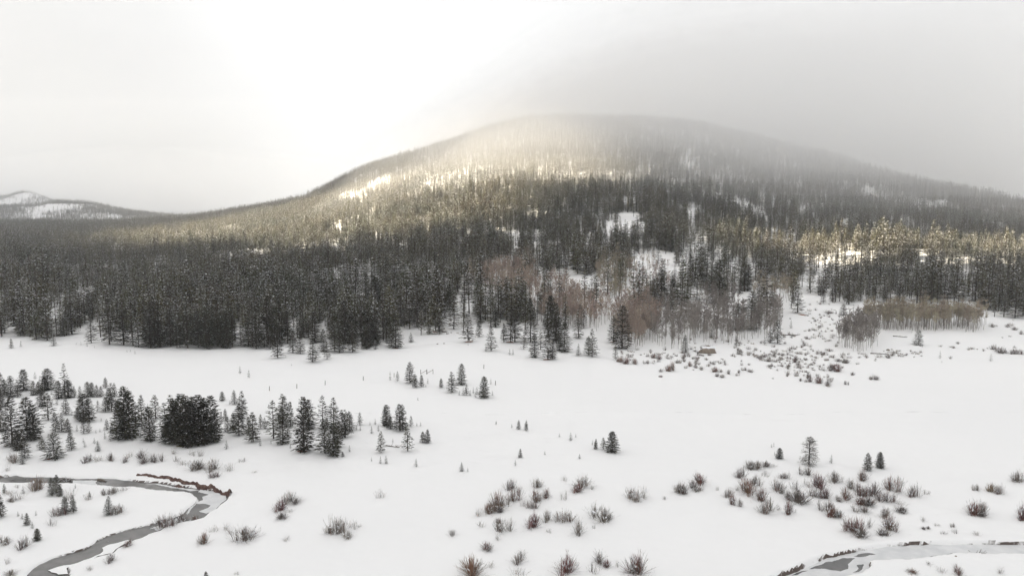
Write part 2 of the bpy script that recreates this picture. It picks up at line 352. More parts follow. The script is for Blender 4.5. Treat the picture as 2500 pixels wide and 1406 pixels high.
sheet('creek_ice', *A, [(1210,860),(1250,856),(1130,930),(1060,985),(940,1010),(860,1050),(720,1095),(640,1120),(640,1180),(560,1175),(500,1160),(475,1140),(520,1122),(640,1098),(740,1068),(860,1030),(965,985),(985,962),(972,930),(1050,895),(1150,878)], ZW, M_SNOW, 0.12)
sheet('creek_ice', *A, [(1400,312),(1550,322),(1650,342),(1800,364),(1900,378),(1840,384),(1660,356),(1540,334)], ZW, M_ICE)
for pts in ([(1440,1337),(1600,1270),(1750,1238),(1872,1232),(1845,1262),(1805,1292),(1812,1340),(1730,1356),(1600,1338)],
            [(1890,1300),(1962,1290),(1950,1332),(1912,1362),(1856,1372),(1905,1340)],
            [(1858,1222),(1900,1200),(2000,1184),(2062,1198),(1990,1212),(1930,1227)],
            [(1278,1400),(1320,1372),(1440,1345),(1330,1392)]):
    sheet('open_water', *B, pts, ZW + 0.01, M_DARKW, 0.0, 0.25)
sheet('open_water', 2040, 1040, .2603, [(735,1256),(800,1232),(960,1212),(1105,1190),(1260,1198),(1440,1204),(1440,1208),(1260,1204),(1105,1200),(970,1220),(820,1242)], ZW + 0.01, M_DARKW, 0.0, 0.1)

# ------------------------------------------------------------------ tree and shrub prototypes
class MB:
    def __init__(s): s.v = []; s.f = []
    def quad(s, a, b, c, d): n = len(s.v); s.v += [a, b, c, d]; s.f.append((n, n + 1, n + 2, n + 3))
    def tri(s, a, b, c): n = len(s.v); s.v += [a, b, c]; s.f.append((n, n + 1, n + 2))
    def tube(s, a, b, ra, rb, k=5):
        a = Vector(a); b = Vector(b); d = (b - a).normalized(); u = d.cross(Vector((0.3, 0.9, 0.1))).normalized(); w = d.cross(u); n = len(s.v)
        for p, r in ((a, ra), (b, rb)):
            for i in range(k):
                t = 2 * math.pi * i / k; s.v.append(p + u * (r * math.cos(t)) + w * (r * math.sin(t)))
        for i in range(k): s.f.append((n + i, n + (i + 1) % k, n + k + (i + 1) % k, n + k + i))
    def mesh(s, name, m):
        me = bpy.data.meshes.new(name); me.from_pydata([tuple(x) for x in s.v], [], s.f)
        for q in (m if isinstance(m, list) else [m]): me.materials.append(q)
        return me
def joined(name, parts):                            # [(MB, material)] as one mesh
    vs_, fs, mi = [], [], []
    for k, (mb, m) in enumerate(parts):
        n = len(vs_); vs_ += [tuple(x) for x in mb.v]; fs += [tuple(i + n for i in f) for f in mb.f]; mi += [k] * len(mb.f)
    me = bpy.data.meshes.new(name); me.from_pydata(vs_, [], fs)
    for mb, m in parts: me.materials.append(m)
    me.polygons.foreach_set('material_index', mi); return me
def spray(mb, p, d, L, w, rnd, lift=0.0):           # a needle-covered twig: a kite-shaped blade along d
    up = Vector((rnd.uniform(-.3, .3), rnd.uniform(-.3, .3), 1)); sdv = d.cross(up).normalized() * w
    q = Vector((0, 0, lift)); p = p + q; m_ = p + d * (L * 0.45) + Vector((0, 0, 0.06 * L))
    mb.quad(p, m_ - sdv, p + d * L, m_ + sdv)
def conifer(seed, Ht=14.0, Rm=2.1, start=0.10, dens=1.0, nlev=22, snow=0.35, power=0.75, droop=0.12, fine=1.0, gap=0.12, lean=0.0, topfull=0.0):
    rnd = random.Random(seed); T = MB(); C = MB(); S = MB()
    r0 = 0.016 * Ht; bend = Vector((rnd.uniform(-1, 1), rnd.uniform(-1, 1), 0)) * (0.010 * Ht + lean)
    def axis(h): return Vector((0, 0, h * Ht)) + bend * (h * h)
    pr = axis(-0.02)
    for i in range(1, 6):
        h = i / 5; p = axis(h * 0.98); T.tube(pr, p, r0 * (1.02 - (h - .2)), r0 * max(0.06, 1.02 - h), 5); pr = p
    ph = rnd.uniform(0, 6.28); lop = [rnd.uniform(0.75, 1.2) for _ in range(8)]
    for lv in range(nlev):
        h = start + (0.985 - start) * ((lv + rnd.uniform(-.35, .35)) / (nlev - 1)); h = min(max(h, start * 0.8), 0.985)
        prof = (1 - h) ** power * (min(1, (h - start * 0.7) * 7 + 0.45)) + topfull * (1 - h) * h * 2
        nb = max(3, int(round((5.5 + 2.5 * (1 - h)) * dens)))
        for b in range(nb):
            if rnd.random() < gap: continue
            a = ph + 6.283 * b / nb + rnd.uniform(-.4, .4) + lv * 2.4
            L = Rm * prof * rnd.uniform(0.62, 1.18) * lop[int(a / 0.785) % 8] + 0.12
            slope = (0.42 * h - droop - 0.12 * (1 - h)) + rnd.uniform(-.12, .12)
            d = Vector((math.cos(a), math.sin(a), slope)).normalized(); base = axis(h); tip = base + d * L + Vector((0, 0, 0.14 * L * rnd.random()))
            d = (tip - base).normalized()
            if L > 0.8: T.tube(base, base + d * L * 0.7, 0.035, 0.012, 3)
            k = max(2, int((2 + L * 2.6) * fine)); w = 0.17 * (0.8 + 0.5 * rnd.random()) / max(0.55, fine) ** 0.7
            spray(C, base + d * (0.45 * L), d, 0.6 * L + .15, w * 1.4, rnd)
            side = d.cross(Vector((0, 0, 1))).normalized(); sg = 1
            for q in range(k):
                t = 0.22 + 0.75 * (q + rnd.random() * .8) / k; sg = -sg
                dd = (d * rnd.uniform(.5, .9) + side * sg * rnd.uniform(.35, .95) + Vector((0, 0, rnd.uniform(-.22, .34)))).normalized()
                l = (0.36 + 0.30 * rnd.random()) * min(1.0, 0.55 + L / Rm) * (1.25 - 0.4 * t) / max(.6, fine) ** .5; p = base + d * (t * L)
                spray(C, p, dd, l, w, rnd)
                if rnd.random() < snow * 0.62: spray(S, p + dd * 0.08, dd, l * 0.8, w * rnd.uniform(.45, .95), rnd, 0.07)
            if rnd.random() < snow * 0.8: spray(S, base + d * (L * rnd.uniform(.35, .6)), d, 0.42 * L, w * 1.1, rnd, 0.09)
    tp = axis(0.985); C.tri(tp + Vector((-.12, 0, -.5)), tp + Vector((.12, .05, -.5)), tp + Vector((0, 0, .35))); C.tri(tp + Vector((0, -.12, -.5)), tp + Vector((0, .12, -.5)), tp + Vector((0, 0, .35)))
    return T, C, S
def low_conifer(seed, Ht=14.0, Rm=1.9, start=0.12, snow=0.3, nlev=9, nb=5, power=.75):
    rnd = random.Random(seed); T = MB(); C = MB(); S = MB(); T.tube((0, 0, -.4), (0, 0, Ht * .9), .2, .03, 3)
    for lv in range(nlev):
        h = start + (0.97 - start) * (lv + rnd.uniform(-.3, .3)) / (nlev - 1); h = max(.05, min(.97, h)); L0 = Rm * (1 - h) ** power * min(1, (h - start * .7) * 7 + .5)
        for b in range(nb):
            a = 6.283 * b / nb + rnd.uniform(-.5, .5) + lv * 1.9; L = L0 * rnd.uniform(.6, 1.2) + .2
            d = Vector((math.cos(a), math.sin(a), .3 * h - .25 + rnd.uniform(-.15, .15))).normalized(); base = Vector((0, 0, h * Ht))
            spray(C, base, d, L, .34 * (L0 * .25 + .65), rnd); d2 = Vector((d.x + rnd.uniform(-.5, .5), d.y + rnd.uniform(-.5, .5), d.z - .5 * rnd.random())).normalized()
            spray(C, base + d * L * .3, d2, L * .7, .34, rnd)
            if rnd.random() < snow: spray(S, base + d * L * .3, d, L * .6, .34, rnd, .12)
    C.tri(Vector((-.2, 0, Ht * .9)), Vector((.2, 0, Ht * .9)), Vector((0, 0, Ht * 1.03)))
    return T, C, S

PROTO = {}
def add_protos(key, n, lvl, **kw):
    L = []
    for i in range(n):
        T, C, S = conifer(hash(key) % 1 + 100 * len(PROTO) + i, **kw)
        L.append((T.mesh('trunk', M_BARK), C.mesh('foliage', M_NEEDLE), S.mesh('branch_snow', M_SNOWB)))
    PROTO[key] = L
add_protos('d', 4, 0, Rm=3.3, start=0.05, dens=1.35, nlev=28, snow=0.12, power=.45, gap=.03, fine=1.15)            # dense dark
add_protos('m', 5, 0, Rm=3.4, start=0.10, dens=1.2, nlev=24, snow=0.09, power=.60, gap=.14)                        # ordinary
add_protos('s', 4, 0, Rm=3.2, start=0.14, dens=1.0, nlev=20, snow=0.08, power=.65, gap=.28, fine=.85)              # open, layered
add_protos('t', 3, 0, Rm=3.4, start=0.06, dens=0.9, nlev=9, snow=0.45, power=.85, gap=.05, fine=.5)                # saplings
add_protos('j', 2, 0, Rm=4.8, start=0.02, dens=1.6, nlev=22, snow=0.38, power=.45, gap=.02, fine=1.0)               # round and bushy
add_protos('w', 3, 0, Rm=3.5, start=0.06, dens=1.0, nlev=20, snow=0.75, power=.8, gap=.08)                          # loaded with snow

def bare_pine(seed):
    rnd = random.Random(seed); T = MB(); C = MB(); S = MB(); Ht = 14
    for i in range(6): T.tube((0, 0, i * Ht / 6 - .2), (0, 0, (i + 1) * Ht / 6), .36 * (1 - i / 6.5), .36 * (1 - (i + 1) / 6.5), 6)
    for i in range(150):
        h = rnd.uniform(.08, .97); a = rnd.uniform(0, 6.28); L = (4.6 * (1 - h) ** .4 * rnd.uniform(.5, 1.1)) * (0.75 if h > .8 else 1)
        d = Vector((math.cos(a), math.sin(a), (h - .45) * 1.1)).normalized(); b = Vector((0, 0, h * Ht)); e = b + d * L
        T.tube(b, e, .06, .02, 3)
        for q in range(13):
            t = rnd.uniform(.3, 1); dd = (d + Vector((rnd.uniform(-.9, .9), rnd.uniform(-.9, .9), rnd.uniform(-.5, .5)))).normalized()
            spray(C, b + d * (L * t), dd, rnd.uniform(.5, 1.1), .075, rnd)
            if rnd.random() < .25: spray(S, b + d * (L * t), dd, .6, .09, rnd, .05)
    return T, C, S
T, C, S = bare_pine(5); PROTO['b'] = [(T.mesh('trunk', M_BARK), C.mesh('twigs', M_WG), S.mesh('branch_snow', M_SNOWB))]

def aspen(seed, Ht=11.0, low=False):
    rnd = random.Random(seed); T = MB(); C = MB(); k = 3 if low else 4
    bx, by = rnd.uniform(-.5, .5), rnd.uniform(-.5, .5); top = Vector((bx, by, Ht * .93)); mid = Vector((bx * .2, by * .2, Ht * .5))
    T.tube((0, 0, -.3), mid, .085, .06, k); T.tube(mid, top, .06, .02, k)
    for i in range(18 if low else 30):
        h = rnd.uniform(.42, .9); a = rnd.uniform(0, 6.28); L = rnd.uniform(.9, 1.9) * (1.15 - h * .7) * 1.25; b = mid.lerp(top, max(0, (h - .5) / .43)); b.z = h * Ht
        d = Vector((math.cos(a), math.sin(a), rnd.uniform(.7, 1.5))).normalized(); T.tube(b, b + d * L, .03, .012, 3)
        for q in range(8 if low else 11):
            dd = (d + Vector((rnd.uniform(-.7, .7), rnd.uniform(-.7, .7), rnd.uniform(-.2, .6)))).normalized(); p = b + d * (L * rnd.uniform(.3, 1)); l = rnd.uniform(.5, 1.1)
            sdv = dd.cross(Vector((rnd.uniform(-1, 1), rnd.uniform(-1, 1), .2))).normalized() * (.06 if low else .04)
            C.tri(p - sdv, p + sdv, p + dd * l)
    return T, C
ASP = []
for i in range(6):
    T, C = aspen(50 + i); ASP.append((T.mesh('trunk', M_ASPB), C.mesh('twigs', M_ASPT if i % 2 else M_ASPY)))

for i in range(3):
    T, C = aspen(60 + i); ASP.append((T.mesh('trunk', M_ASPB), C.mesh('twigs', M_ASPG)))

def shrub(seed, Rw=1.0, Hh=1.0, n=150, mix=(1, 0, 0), w=.022, snow=.12, arch=.5):
    rnd = random.Random(seed); V = []; Fc = []; mi = []; S = MB()
    ax = rnd.uniform(0, 3.14); cl = [(q * math.cos(ax) + rnd.gauss(0, .1), q * math.sin(ax) * .8 + rnd.gauss(0, .1), rnd.uniform(.65, 1.1)) for q in [rnd.uniform(-.62, .62) for _ in range(6)]]
    for i in range(n):
        cx, cy_, ch = rnd.choice(cl); a = rnd.uniform(0, 6.283); t = rnd.random() ** .7; core = t < .62
        low = rnd.random() < .14
        hh = Hh * ch * (1.0 - .32 * t * t) * rnd.uniform(.45, 1.0) * (.35 if low else 1); out = (.30 + .30 * t) * t * Rw * (2.0 if low else 1.0)
        p0 = Vector((cx * Rw + math.cos(a) * .22 * t * Rw, cy_ * Rw + math.sin(a) * .22 * t * Rw, -.05))
        e = p0 + Vector((math.cos(a) * out, math.sin(a) * out, hh)); m_ = p0.lerp(e, .5) + Vector((math.cos(a), math.sin(a), 0)) * (-.10 * out) + Vector((0, 0, .04 * hh))
        sv = Vector((-math.sin(a + rnd.uniform(-1, 1)), math.cos(a + rnd.uniform(-1, 1)), 0)).normalized() * (w * rnd.uniform(.7, 1.3))
        n0 = len(V); V += [p0 - sv, p0 + sv, m_ + sv * .85, m_ - sv * .85, e]; Fc += [(n0, n0 + 1, n0 + 2, n0 + 3), (n0 + 3, n0 + 2, n0 + 4)]
        r = rnd.random(); k = 1 if (r < mix[1] * (1.0 if core else .3)) else (2 if r > 1 - mix[2] else 0); mi += [k, k]
        for q in range(3):
            pt = m_.lerp(e, rnd.random() * .8); dd = ((e - m_).normalized() + Vector((rnd.uniform(-.6, .6), rnd.uniform(-.6, .6), rnd.uniform(0, .5)))).normalized()
            sv2 = sv * .6; n0 = len(V); V += [pt - sv2, pt + sv2, pt + dd * (Hh * rnd.uniform(.12, .28))]; Fc.append((n0, n0 + 1, n0 + 2)); mi.append(k)
        if rnd.random() < snow: spray(S, p0.lerp(e, rnd.uniform(.15, .6)), (e - p0 + Vector((0, 0, -hh * .6))).normalized(), .28, .07, rnd, .03)
    me = bpy.data.meshes.new('stems'); me.from_pydata([tuple(x) for x in V], [], Fc)
    for m in (M_WG, M_WR, M_WO): me.materials.append(m)
    me.polygons.foreach_set('material_index', mi); return me, S.mesh('caught_snow', M_SNOWB)
SHR = {'g': [shrub(200 + i, n=190, mix=(1, .12, .05), w=.009) for i in range(4)], 'r': [shrub(220 + i, n=210, mix=(1, .60, .06), w=.010) for i in range(4)],
       'R': [shrub(240 + i, n=250, mix=(1, .90, .06), w=.011) for i in range(3)], 'h': [shrub(260 + i, n=60, mix=(1, .06, .05), w=.007, snow=.05) for i in range(4)],
       'o': [shrub(280, n=170, mix=(1, .1, .85), w=.018)], 'k': [shrub(290 + i, n=240, mix=(1, .08, 0), w=.013, Hh=.9) for i in range(2)]}

# ------------------------------------------------------------------ placing: picture positions -> ground
ORD = ['first', 'second', 'third', 'fourth', 'fifth', 'sixth', 'seventh', 'eighth', 'ninth', 'tenth', 'eleventh', 'twelfth', 'thirteenth', 'fourteenth', 'fifteenth', 'sixteenth', 'seventeenth', 'eighteenth', 'nineteenth', 'twentieth'] + ['further'] * 40
ITEMS = []                                          # every labelled thing: (object, px, py, adjective, noun plural, noun, zone)
def finish_labels():
    G = {}
    for it in ITEMS:
        if it[0].name.startswith('aspen'): it[0]['label'] = f'{it[3]} {it[5]} {it[6]}'; continue
        G.setdefault((it[3], it[4], it[6]), []).append(it)
    def emit(lst, row):
        lst.sort(key=lambda q: q[1]); n = len(lst)
        for i, (o, px, py, adj, pl, sg, zn) in enumerate(lst):
            if n == 1: o['label'] = f'{adj} {sg} {row}{zn}'
            elif i == 0: o['label'] = f'leftmost {adj} {sg} {row}{zn}'
            elif i == n - 1: o['label'] = f'rightmost {adj} {sg} {row}{zn}'
            else: o['label'] = f'{ORD[i]} {adj} {sg} from left {row}{zn}'
    for key, lst in G.items():
        n = len(lst)
        if n <= 7: emit(lst, '')
        elif n <= 16:
            lst.sort(key=lambda q: q[2]); m = (n + 1) // 2; emit(lst[:m], 'farther back '); emit(lst[m:], 'in front ')
        else:
            lst.sort(key=lambda q: q[2]); m = math.ceil(n / 3); emit(lst[:m], 'in the back '); emit(lst[m:2 * m], 'midway '); emit(lst[2 * m:], 'in front ')
def zone(px, py):
    if py > 1165 and px < 620: return 'beside the left creek bend'
    if py > 1100 and px < 620: return 'on the left creek bank'
    if py > 900 and px < 120: return 'at the meadow left edge'
    if py > 900 and px < 260: return 'in the left meadow stand'
    if py > 900 and px < 392: return 'left of the dense meadow clump'
    if py > 900 and px < 545: return 'within the dense left meadow clump'
    if py > 900 and px < 695: return 'right of the dense meadow clump'
    if py > 965 and px < 885: return 'in the central meadow group'
    if py > 965 and px < 1130: return 'right of the central meadow group'
    if py > 880 and px < 1062: return 'by the far meadow fence braces'
    if py > 880 and px < 1260: return 'in the far meadow tree cluster'
    if py > 965 and px < 1560: return 'on the open middle meadow'
    if py > 900 and px < 1800: return 'on open snow right of centre'
    if py > 1000: return 'behind the right-hand willow thicket'
    if px < 250: return 'at the far left forest foot'
    if px < 480: return 'at the left forest foot'
    if px < 720: return 'along the left-centre forest foot'
    if px < 900: return 'at the central forest foot'
    if px < 1100: return 'left of the forest gully'
    if px < 1280: return 'at the forest gully mouth'
    if px < 1420: return 'in front of the brown aspens'
    if px < 1560: return 'right of the brown aspens'
    if px < 1900: return 'among the aspens above the boulder'
    if px < 2120: return 'on the brushy slope'
    return 'near the tan aspen row'
GRP = {'pine_tree': 'pines of the meadow and forest edge', 'pine_sapling': 'young pines on the snow', 'willow_shrub': 'leafless willow shrubs on the snow', 'aspen_tree': 'bare aspens on the lower slope'}
cnt = {}
def place(kind, meshes, partnames, x, y, z, sc, rz, adj, pl, sg, cat, zn, px, py):
    r = bpy.data.objects.new(kind, None); SC.collection.objects.link(r); r.empty_display_size = .5
    r.location = (x, y, z); r.scale = sc; r.rotation_euler = (0, 0, rz); r['category'] = cat; r['group'] = GRP[kind]
    for me, pn in zip(meshes, partnames):
        o = bpy.data.objects.new(pn, me); SC.collection.objects.link(o); o.parent = r
        if pn in ('branch_snow', 'caught_snow', 'twigs', 'stems'): o['kind'] = 'stuff'
    ITEMS.append((r, px, py, adj, pl, sg, zn)); cnt[kind] = cnt.get(kind, 0) + 1
    return r
SIZE = [(14, 'tiny'), (28, 'small'), (55, 'medium'), (999, 'tall')]
SHP = {'d': 'dense', 'm': 'dark', 's': 'thin', 't': 'slight', 'j': 'bushy', 'w': 'snowy', 'b': 'bare grey'}
TREES_XY = []
_ti = [0]
def tree_px(X, Y, top, st, wfac=1.0):
    x, y = ground_hit(X, Y); z = hz(x, y)
    dep = y * math.cos(P) - (z - H) * math.sin(P)
    ht = max(0.9, (Y - top) * dep / F * 1.01); _ti[0] += 1; i = _ti[0]
    pxh = Y - top; small = pxh < 22
    k = st if not small or st in 'jw' else 't'
    L = PROTO[k]; me = L[i % len(L)]; s = ht / 14.0
    ws = s * wfac * 1.15 * (1.0 + .12 * math.sin(i * 7.7)) * (1.0 if ht > 7 or k in 'tj' else 1.15)
    if k == 't': ws *= 1.15
    adj = next(n for t, n in SIZE if pxh < t) + ' ' + SHP[k]
    kind = 'pine_sapling' if small else 'pine_tree'
    pn = ('trunk', 'foliage' if k != 'b' else 'twigs', 'branch_snow')
    place(kind, me, pn, x, y, z - .05, (ws, ws, s), i * 2.399, adj, 'saplings' if small else 'pines', 'sapling' if small else 'pine', 'tree', zone(X, Y), X, Y)
    TREES_XY.append((x, y))
def shrub_px(X, Y, top, wpx, c):
    x, y = ground_hit(X, Y); z = hz(x, y); dep = y * math.cos(P) - (z - H) * math.sin(P); _ti[0] += 1; i = _ti[0]
    hh = max(.45, (Y - top) * dep / F * 1.30); rw = max(.35, .78 * wpx * dep / F)
    L = SHR[c]; me = L[i % len(L)]
    big = 'large' if wpx > 36 else ('medium' if wpx > 22 else 'small')
    cn = {'g': 'grey', 'r': 'grey and red', 'R': 'red-brown', 'h': 'thin wispy', 'o': 'ochre', 'k': 'dark'}[c]
    place('willow_shrub', me, ('stems', 'caught_snow'), x, y + rw * .15, z, (rw, rw, hh), i * 2.1, big + ' ' + cn, 'willow shrubs', 'willow shrub', 'shrub', szone(X, Y), X, Y)
def szone(px, py):
    if px < 620 and py < 1165: return 'on the left creek bank'
    if px < 620: return 'beside the left creek'
    if px < 960: return 'on open snow left of centre'
    if py < 1000: return 'at the brushy slope foot' if px < 1950 else 'at the far right slope foot'
    if px < 1260 and py < 1300: return 'in the middle patch left part'
    if px < 1620 and py < 1300: return 'in the middle patch right part'
    if px < 1620: return 'at the bottom picture edge'
    if px < 1790: return 'left end of the right thicket'
    if px < 1960: return 'left half of the right thicket'
    if px < 2260 and py < 1200: return 'behind the right thicket'
    if px < 2300 and py < 1330: return 'front of the right thicket'
    if py > 1340: return 'below the frozen creek'
    return 'on the far right snow'

TA = [(5,440,230,'m'),(42,450,290,'m'),(105,462,260,'d'),(170,460,290,'m'),(228,405,205,'d'),(335,292,225,'m'),(381,320,265,'s'),(320,445,310,'d'),(370,425,312,'d'),(455,395,190,'d'),(428,400,250,'d'),
 (622,480,150,'s'),(560,482,310,'d'),(655,472,300,'d'),(492,442,390,'m'),(545,542,460,'s'),(120,935,470,'d'),(262,862,460,'d'),(325,865,530,'d'),(12,560,400,'d'),(10,800,560,'d'),(405,560,380,'d'),(460,692,430,'s'),
 (630,642,480,'m'),(765,522,360,'s'),(855,695,450,'m'),(800,692,430,'d'),(745,665,560,'m'),(840,462,320,'d'),(880,462,325,'d'),(925,462,345,'m'),(965,457,355,'m'),(1008,368,265,'m'),(1065,600,330,'m'),(1093,462,325,'m'),
 (1040,532,370,'m'),(1010,612,465,'m'),(1110,602,480,'m'),(935,612,500,'s'),(1155,452,360,'s'),(708,467,365,'s'),(685,648,585,'m'),(530,792,600,'m'),(590,792,610,'m'),(650,792,660,'m'),(800,802,660,'s'),(850,798,670,'s'),
 (735,782,715,'s'),(965,692,665,'m'),(1020,772,665,'s'),(953,792,755,'m'),(915,802,780,'m'),(1000,852,780,'m'),(1070,802,700,'m'),(1050,872,800,'m'),(1100,862,825,'m'),(1195,858,355,'d'),(1240,842,400,'d'),(1150,845,500,'d'),(1130,622,480,'m'),
 (1355,762,440,'m'),(1300,742,500,'s'),(1485,662,430,'s'),(1430,872,545,'d'),(1265,877,810,'s'),(1345,847,770,'m'),(1310,812,770,'m'),(1410,602,520,'s'),
 (1585,882,510,'m'),(1640,884,425,'m'),(1605,892,640,'d'),(1680,900,480,'d'),(1735,905,425,'d'),(1790,925,440,'d'),(1850,915,450,'d'),(1905,905,435,'d'),(1955,895,465,'d'),(2020,890,445,'d'),(2050,885,560,'d'),(1700,890,520,'d'),(1820,890,500,'d'),
 (2120,497,410,'d'),(2235,522,385,'m'),(2310,655,390,'m'),(2280,822,530,'m'),(2230,782,600,'m'),(2170,788,640,'m'),(2150,682,570,'m'),(2110,692,600,'s'),(2190,522,485,'t'),(2415,882,600,'m'),(2370,802,640,'m'),(2485,762,620,'s'),
 (2160,948,865,'m'),(2482,922,850,'m'),(2290,242,170,'s'),(2375,292,215,'d'),(515,1048,800,'j'),(400,962,830,'m'),(680,965,780,'m'),(795,892,840,'m'),(808,932,870,'m'),(900,902,845,'m'),(935,972,870,'w'),(240,1055,830,'m'),(215,1105,980,'w'),(170,975,800,'d')]
TB = [(45,412,320,'s'),(222,412,335,'m'),(495,432,250,'m'),(545,405,230,'m'),(575,432,330,'m'),(620,602,430,'m'),(700,592,420,'m'),(855,447,385,'w'),(1040,602,420,'w'),(1140,552,485,'m'),(720,352,320,'m'),(10,655,430,'m'),
 (175,648,620,'m'),(215,668,610,'m'),(260,722,605,'m'),(345,642,620,'m'),(310,752,685,'m'),(355,855,740,'d'),(1965,1255,1150,'m')]
TCm = [(180,762,650,'s'),(190,768,720,'m'),(265,852,480,'s'),(355,722,425,'m'),(355,908,560,'d'),(425,742,500,'m'),(240,907,880,'m'),(427,967,920,'m'),(600,765,480,'d'),(558,992,475,'d'),(735,752,435,'s'),(755,1018,690,'m'),(840,765,465,'m'),
 (838,1048,730,'d'),(920,862,590,'m'),(950,855,590,'s'),(990,795,600,'m'),(880,965,720,'m'),(775,765,650,'m'),(1088,737,610,'s'),(1055,787,740,'m'),(1092,792,750,'m'),(925,1052,1003,'j'),(990,1007,940,'s'),(1200,822,750,'m'),(1185,737,710,'m'),
 (1235,732,675,'s'),(1265,802,740,'d'),(1340,742,540,'d'),(1380,778,650,'m'),(1470,798,540,'m'),(1500,790,540,'s'),(1575,752,645,'s'),(1632,747,725,'m'),(1667,747,705,'m'),(1290,1008,800,'s'),(1545,993,740,'s'),(1403,907,865,'m'),(1690,908,800,'m'),
 (1735,917,785,'m'),(1200,1097,1065,'m'),(1285,1108,1035,'s'),(1337,1108,1030,'s'),(1625,1132,1055,'m'),(2060,1183,1095,'w'),(2117,1197,1155,'m'),(2388,722,700,'m'),(1642,502,480,'m'),(435,160,136,'m'),
 (1377,302,220,'m'),(1447,317,220,'s'),(1565,338,135,'m'),(1615,382,250,'m'),(1675,372,255,'m'),(1737,342,290,'m'),(1717,377,360,'m'),(1863,377,290,'m'),(1965,418,220,'m'),(2055,348,150,'d'),(2037,437,390,'s'),(2075,437,360,'s'),(2105,437,330,'s'),
 (2140,442,385,'s'),(2170,422,360,'m'),(2190,462,410,'s'),(2205,432,360,'m'),(2270,462,260,'d'),(2337,337,280,'m'),(2353,437,390,'s')]
TE = [(385,121,105,'m'),(518,150,112,'m'),(577,167,88,'m'),(640,180,92,'m'),(920,243,230,'m'),(1015,266,200,'s'),(1058,243,212,'m'),(1200,306,262,'s'),(1227,332,245,'m'),(1290,336,235,'s'),(1365,364,185,'d'),(590,417,340,'m'),(577,421,390,'m'),(797,393,365,'m'),(1090,419,378,'d'),(547,486,432,'m')]
TF = [(1110,191,145,'s'),(1090,196,170,'m'),(1163,297,195,'d'),(1118,266,248,'m'),(1440,357,90,'b'),(1650,341,260,'s'),(1990,408,240,'m'),(2105,383,235,'d')]
TG = [(1045,978,865,'j'),(1207,1086,1030,'m'),(1585,1102,1045,'m'),(485,772,690,'j'),(1220,1119,1103,'m'),(740,882,840,'m'),(335,686,580,'m'),(95,860,800,'m'),(615,850,730,'d'),(560,745,680,'m')]
TH = [(88,1307,1230,'m'),(163,1297,1250,'m'),(420,1287,1200,'w'),(595,1282,1265,'m'),(632,1287,1260,'m'),(680,1300,1262,'m'),(737,1306,1285,'m'),(990,1340,1325,'m'),(1017,1337,1313,'m'),(1053,1352,1322,'m')]
TI = [(305,1302,1060,'m'),(640,1337,1090,'m'),(775,1312,1140,'s'),(382,1297,1275,'m'),(233,1218,1010,'m'),(450,1253,1040,'m'),(520,1262,1080,'m'),(740,1245,1030,'d'),(895,1253,930,'m'),(1020,1253,960,'m'),(1150,1222,1080,'m'),(1235,1223,1130,'w'),
 (1430,1207,860,'d'),(1390,1190,960,'m'),(1575,1152,1060,'w'),(2120,1152,860,'m'),(2120,1192,1165,'m'),(2340,1243,1000,'m'),(2290,1247,1190,'d'),(2225,1102,920,'m'),(2380,1012,790,'m'),(2460,1152,970,'s'),(100,1212,960,'m'),(25,1190,930,'d'),(180,1200,1040,'m'),(400,1160,820,'m'),(660,1150,860,'d'),(850,1240,980,'m'),(930,1245,1080,'s')]
TJ = [(730,1077,760,'m'),(770,1072,690,'m'),(665,1077,900,'s'),(720,1192,1135,'m'),(752,1192,1135,'m'),(955,1212,985,'d'),(1085,1237,970,'m'),(1130,1232,1060,'m'),(1240,1162,880,'d'),(1375,1197,1080,'w'),(1505,1207,940,'m'),(1470,1190,1010,'m'),
 (1710,1072,815,'m'),(1790,1132,720,'d'),(1730,1242,1100,'s'),(585,932,710,'m'),(855,872,650,'d'),(915,872,660,'m'),(1105,962,640,'d'),(950,942,740,'m'),(855,1142,1000,'s'),(1015,1150,960,'s'),(1190,1150,960,'d')]
TK = [(980,692,580,'d'),(1022,702,600,'m'),(1085,742,560,'d'),(1132,747,500,'d'),(1200,842,640,'m'),(1214,762,560,'d'),(1280,735,600,'w'),(1322,702,540,'m'),(1345,772,720,'w'),(1400,782,690,'m'),(1470,742,640,'m'),(1540,742,430,'d'),(1672,912,730,'d'),(1765,907,640,'d'),
 (1742,642,460,'d'),(1820,872,740,'w'),(1950,1012,840,'m'),(1898,1012,900,'m'),(1860,1022,960,'m'),(1430,932,850,'m'),(1487,972,900,'m'),(1302,1065,940,'m'),(1662,1035,950,'s'),(1672,1087,1040,'m'),(1050,832,760,'m'),(1112,455,330,'m'),(1078,402,330,'m'),(1402,562,380,'d'),(2090,802,600,'m'),(560,900,730,'s'),(590,905,760,'s'),(455,905,740,'s'),(360,910,680,'d'),(175,830,690,'d'),(215,840,690,'d'),(275,800,650,'m')]
for (ox, oy, s_), L in (((0, 850, .256), TA), ((0, 1100, .256), TB), ((600, 850, .256), TCm), ((1100, 1000, .2888), TE), ((1600, 1040, .2603), TF), ((1900, 520, .3272), TG), ((0, 440, .313), TH), ((600, 540, .256), TI), ((1060, 560, .256), TJ), ((1220, 488, .3477), TK)):
    for a, b, t, st in L: tree_px(ox + s_ * a, oy + s_ * b, oy + s_ * t, st, 1.12 if st == 'd' and (b - t) < 300 else 1.0)
N_LISTED = cnt.get('pine_tree', 0)

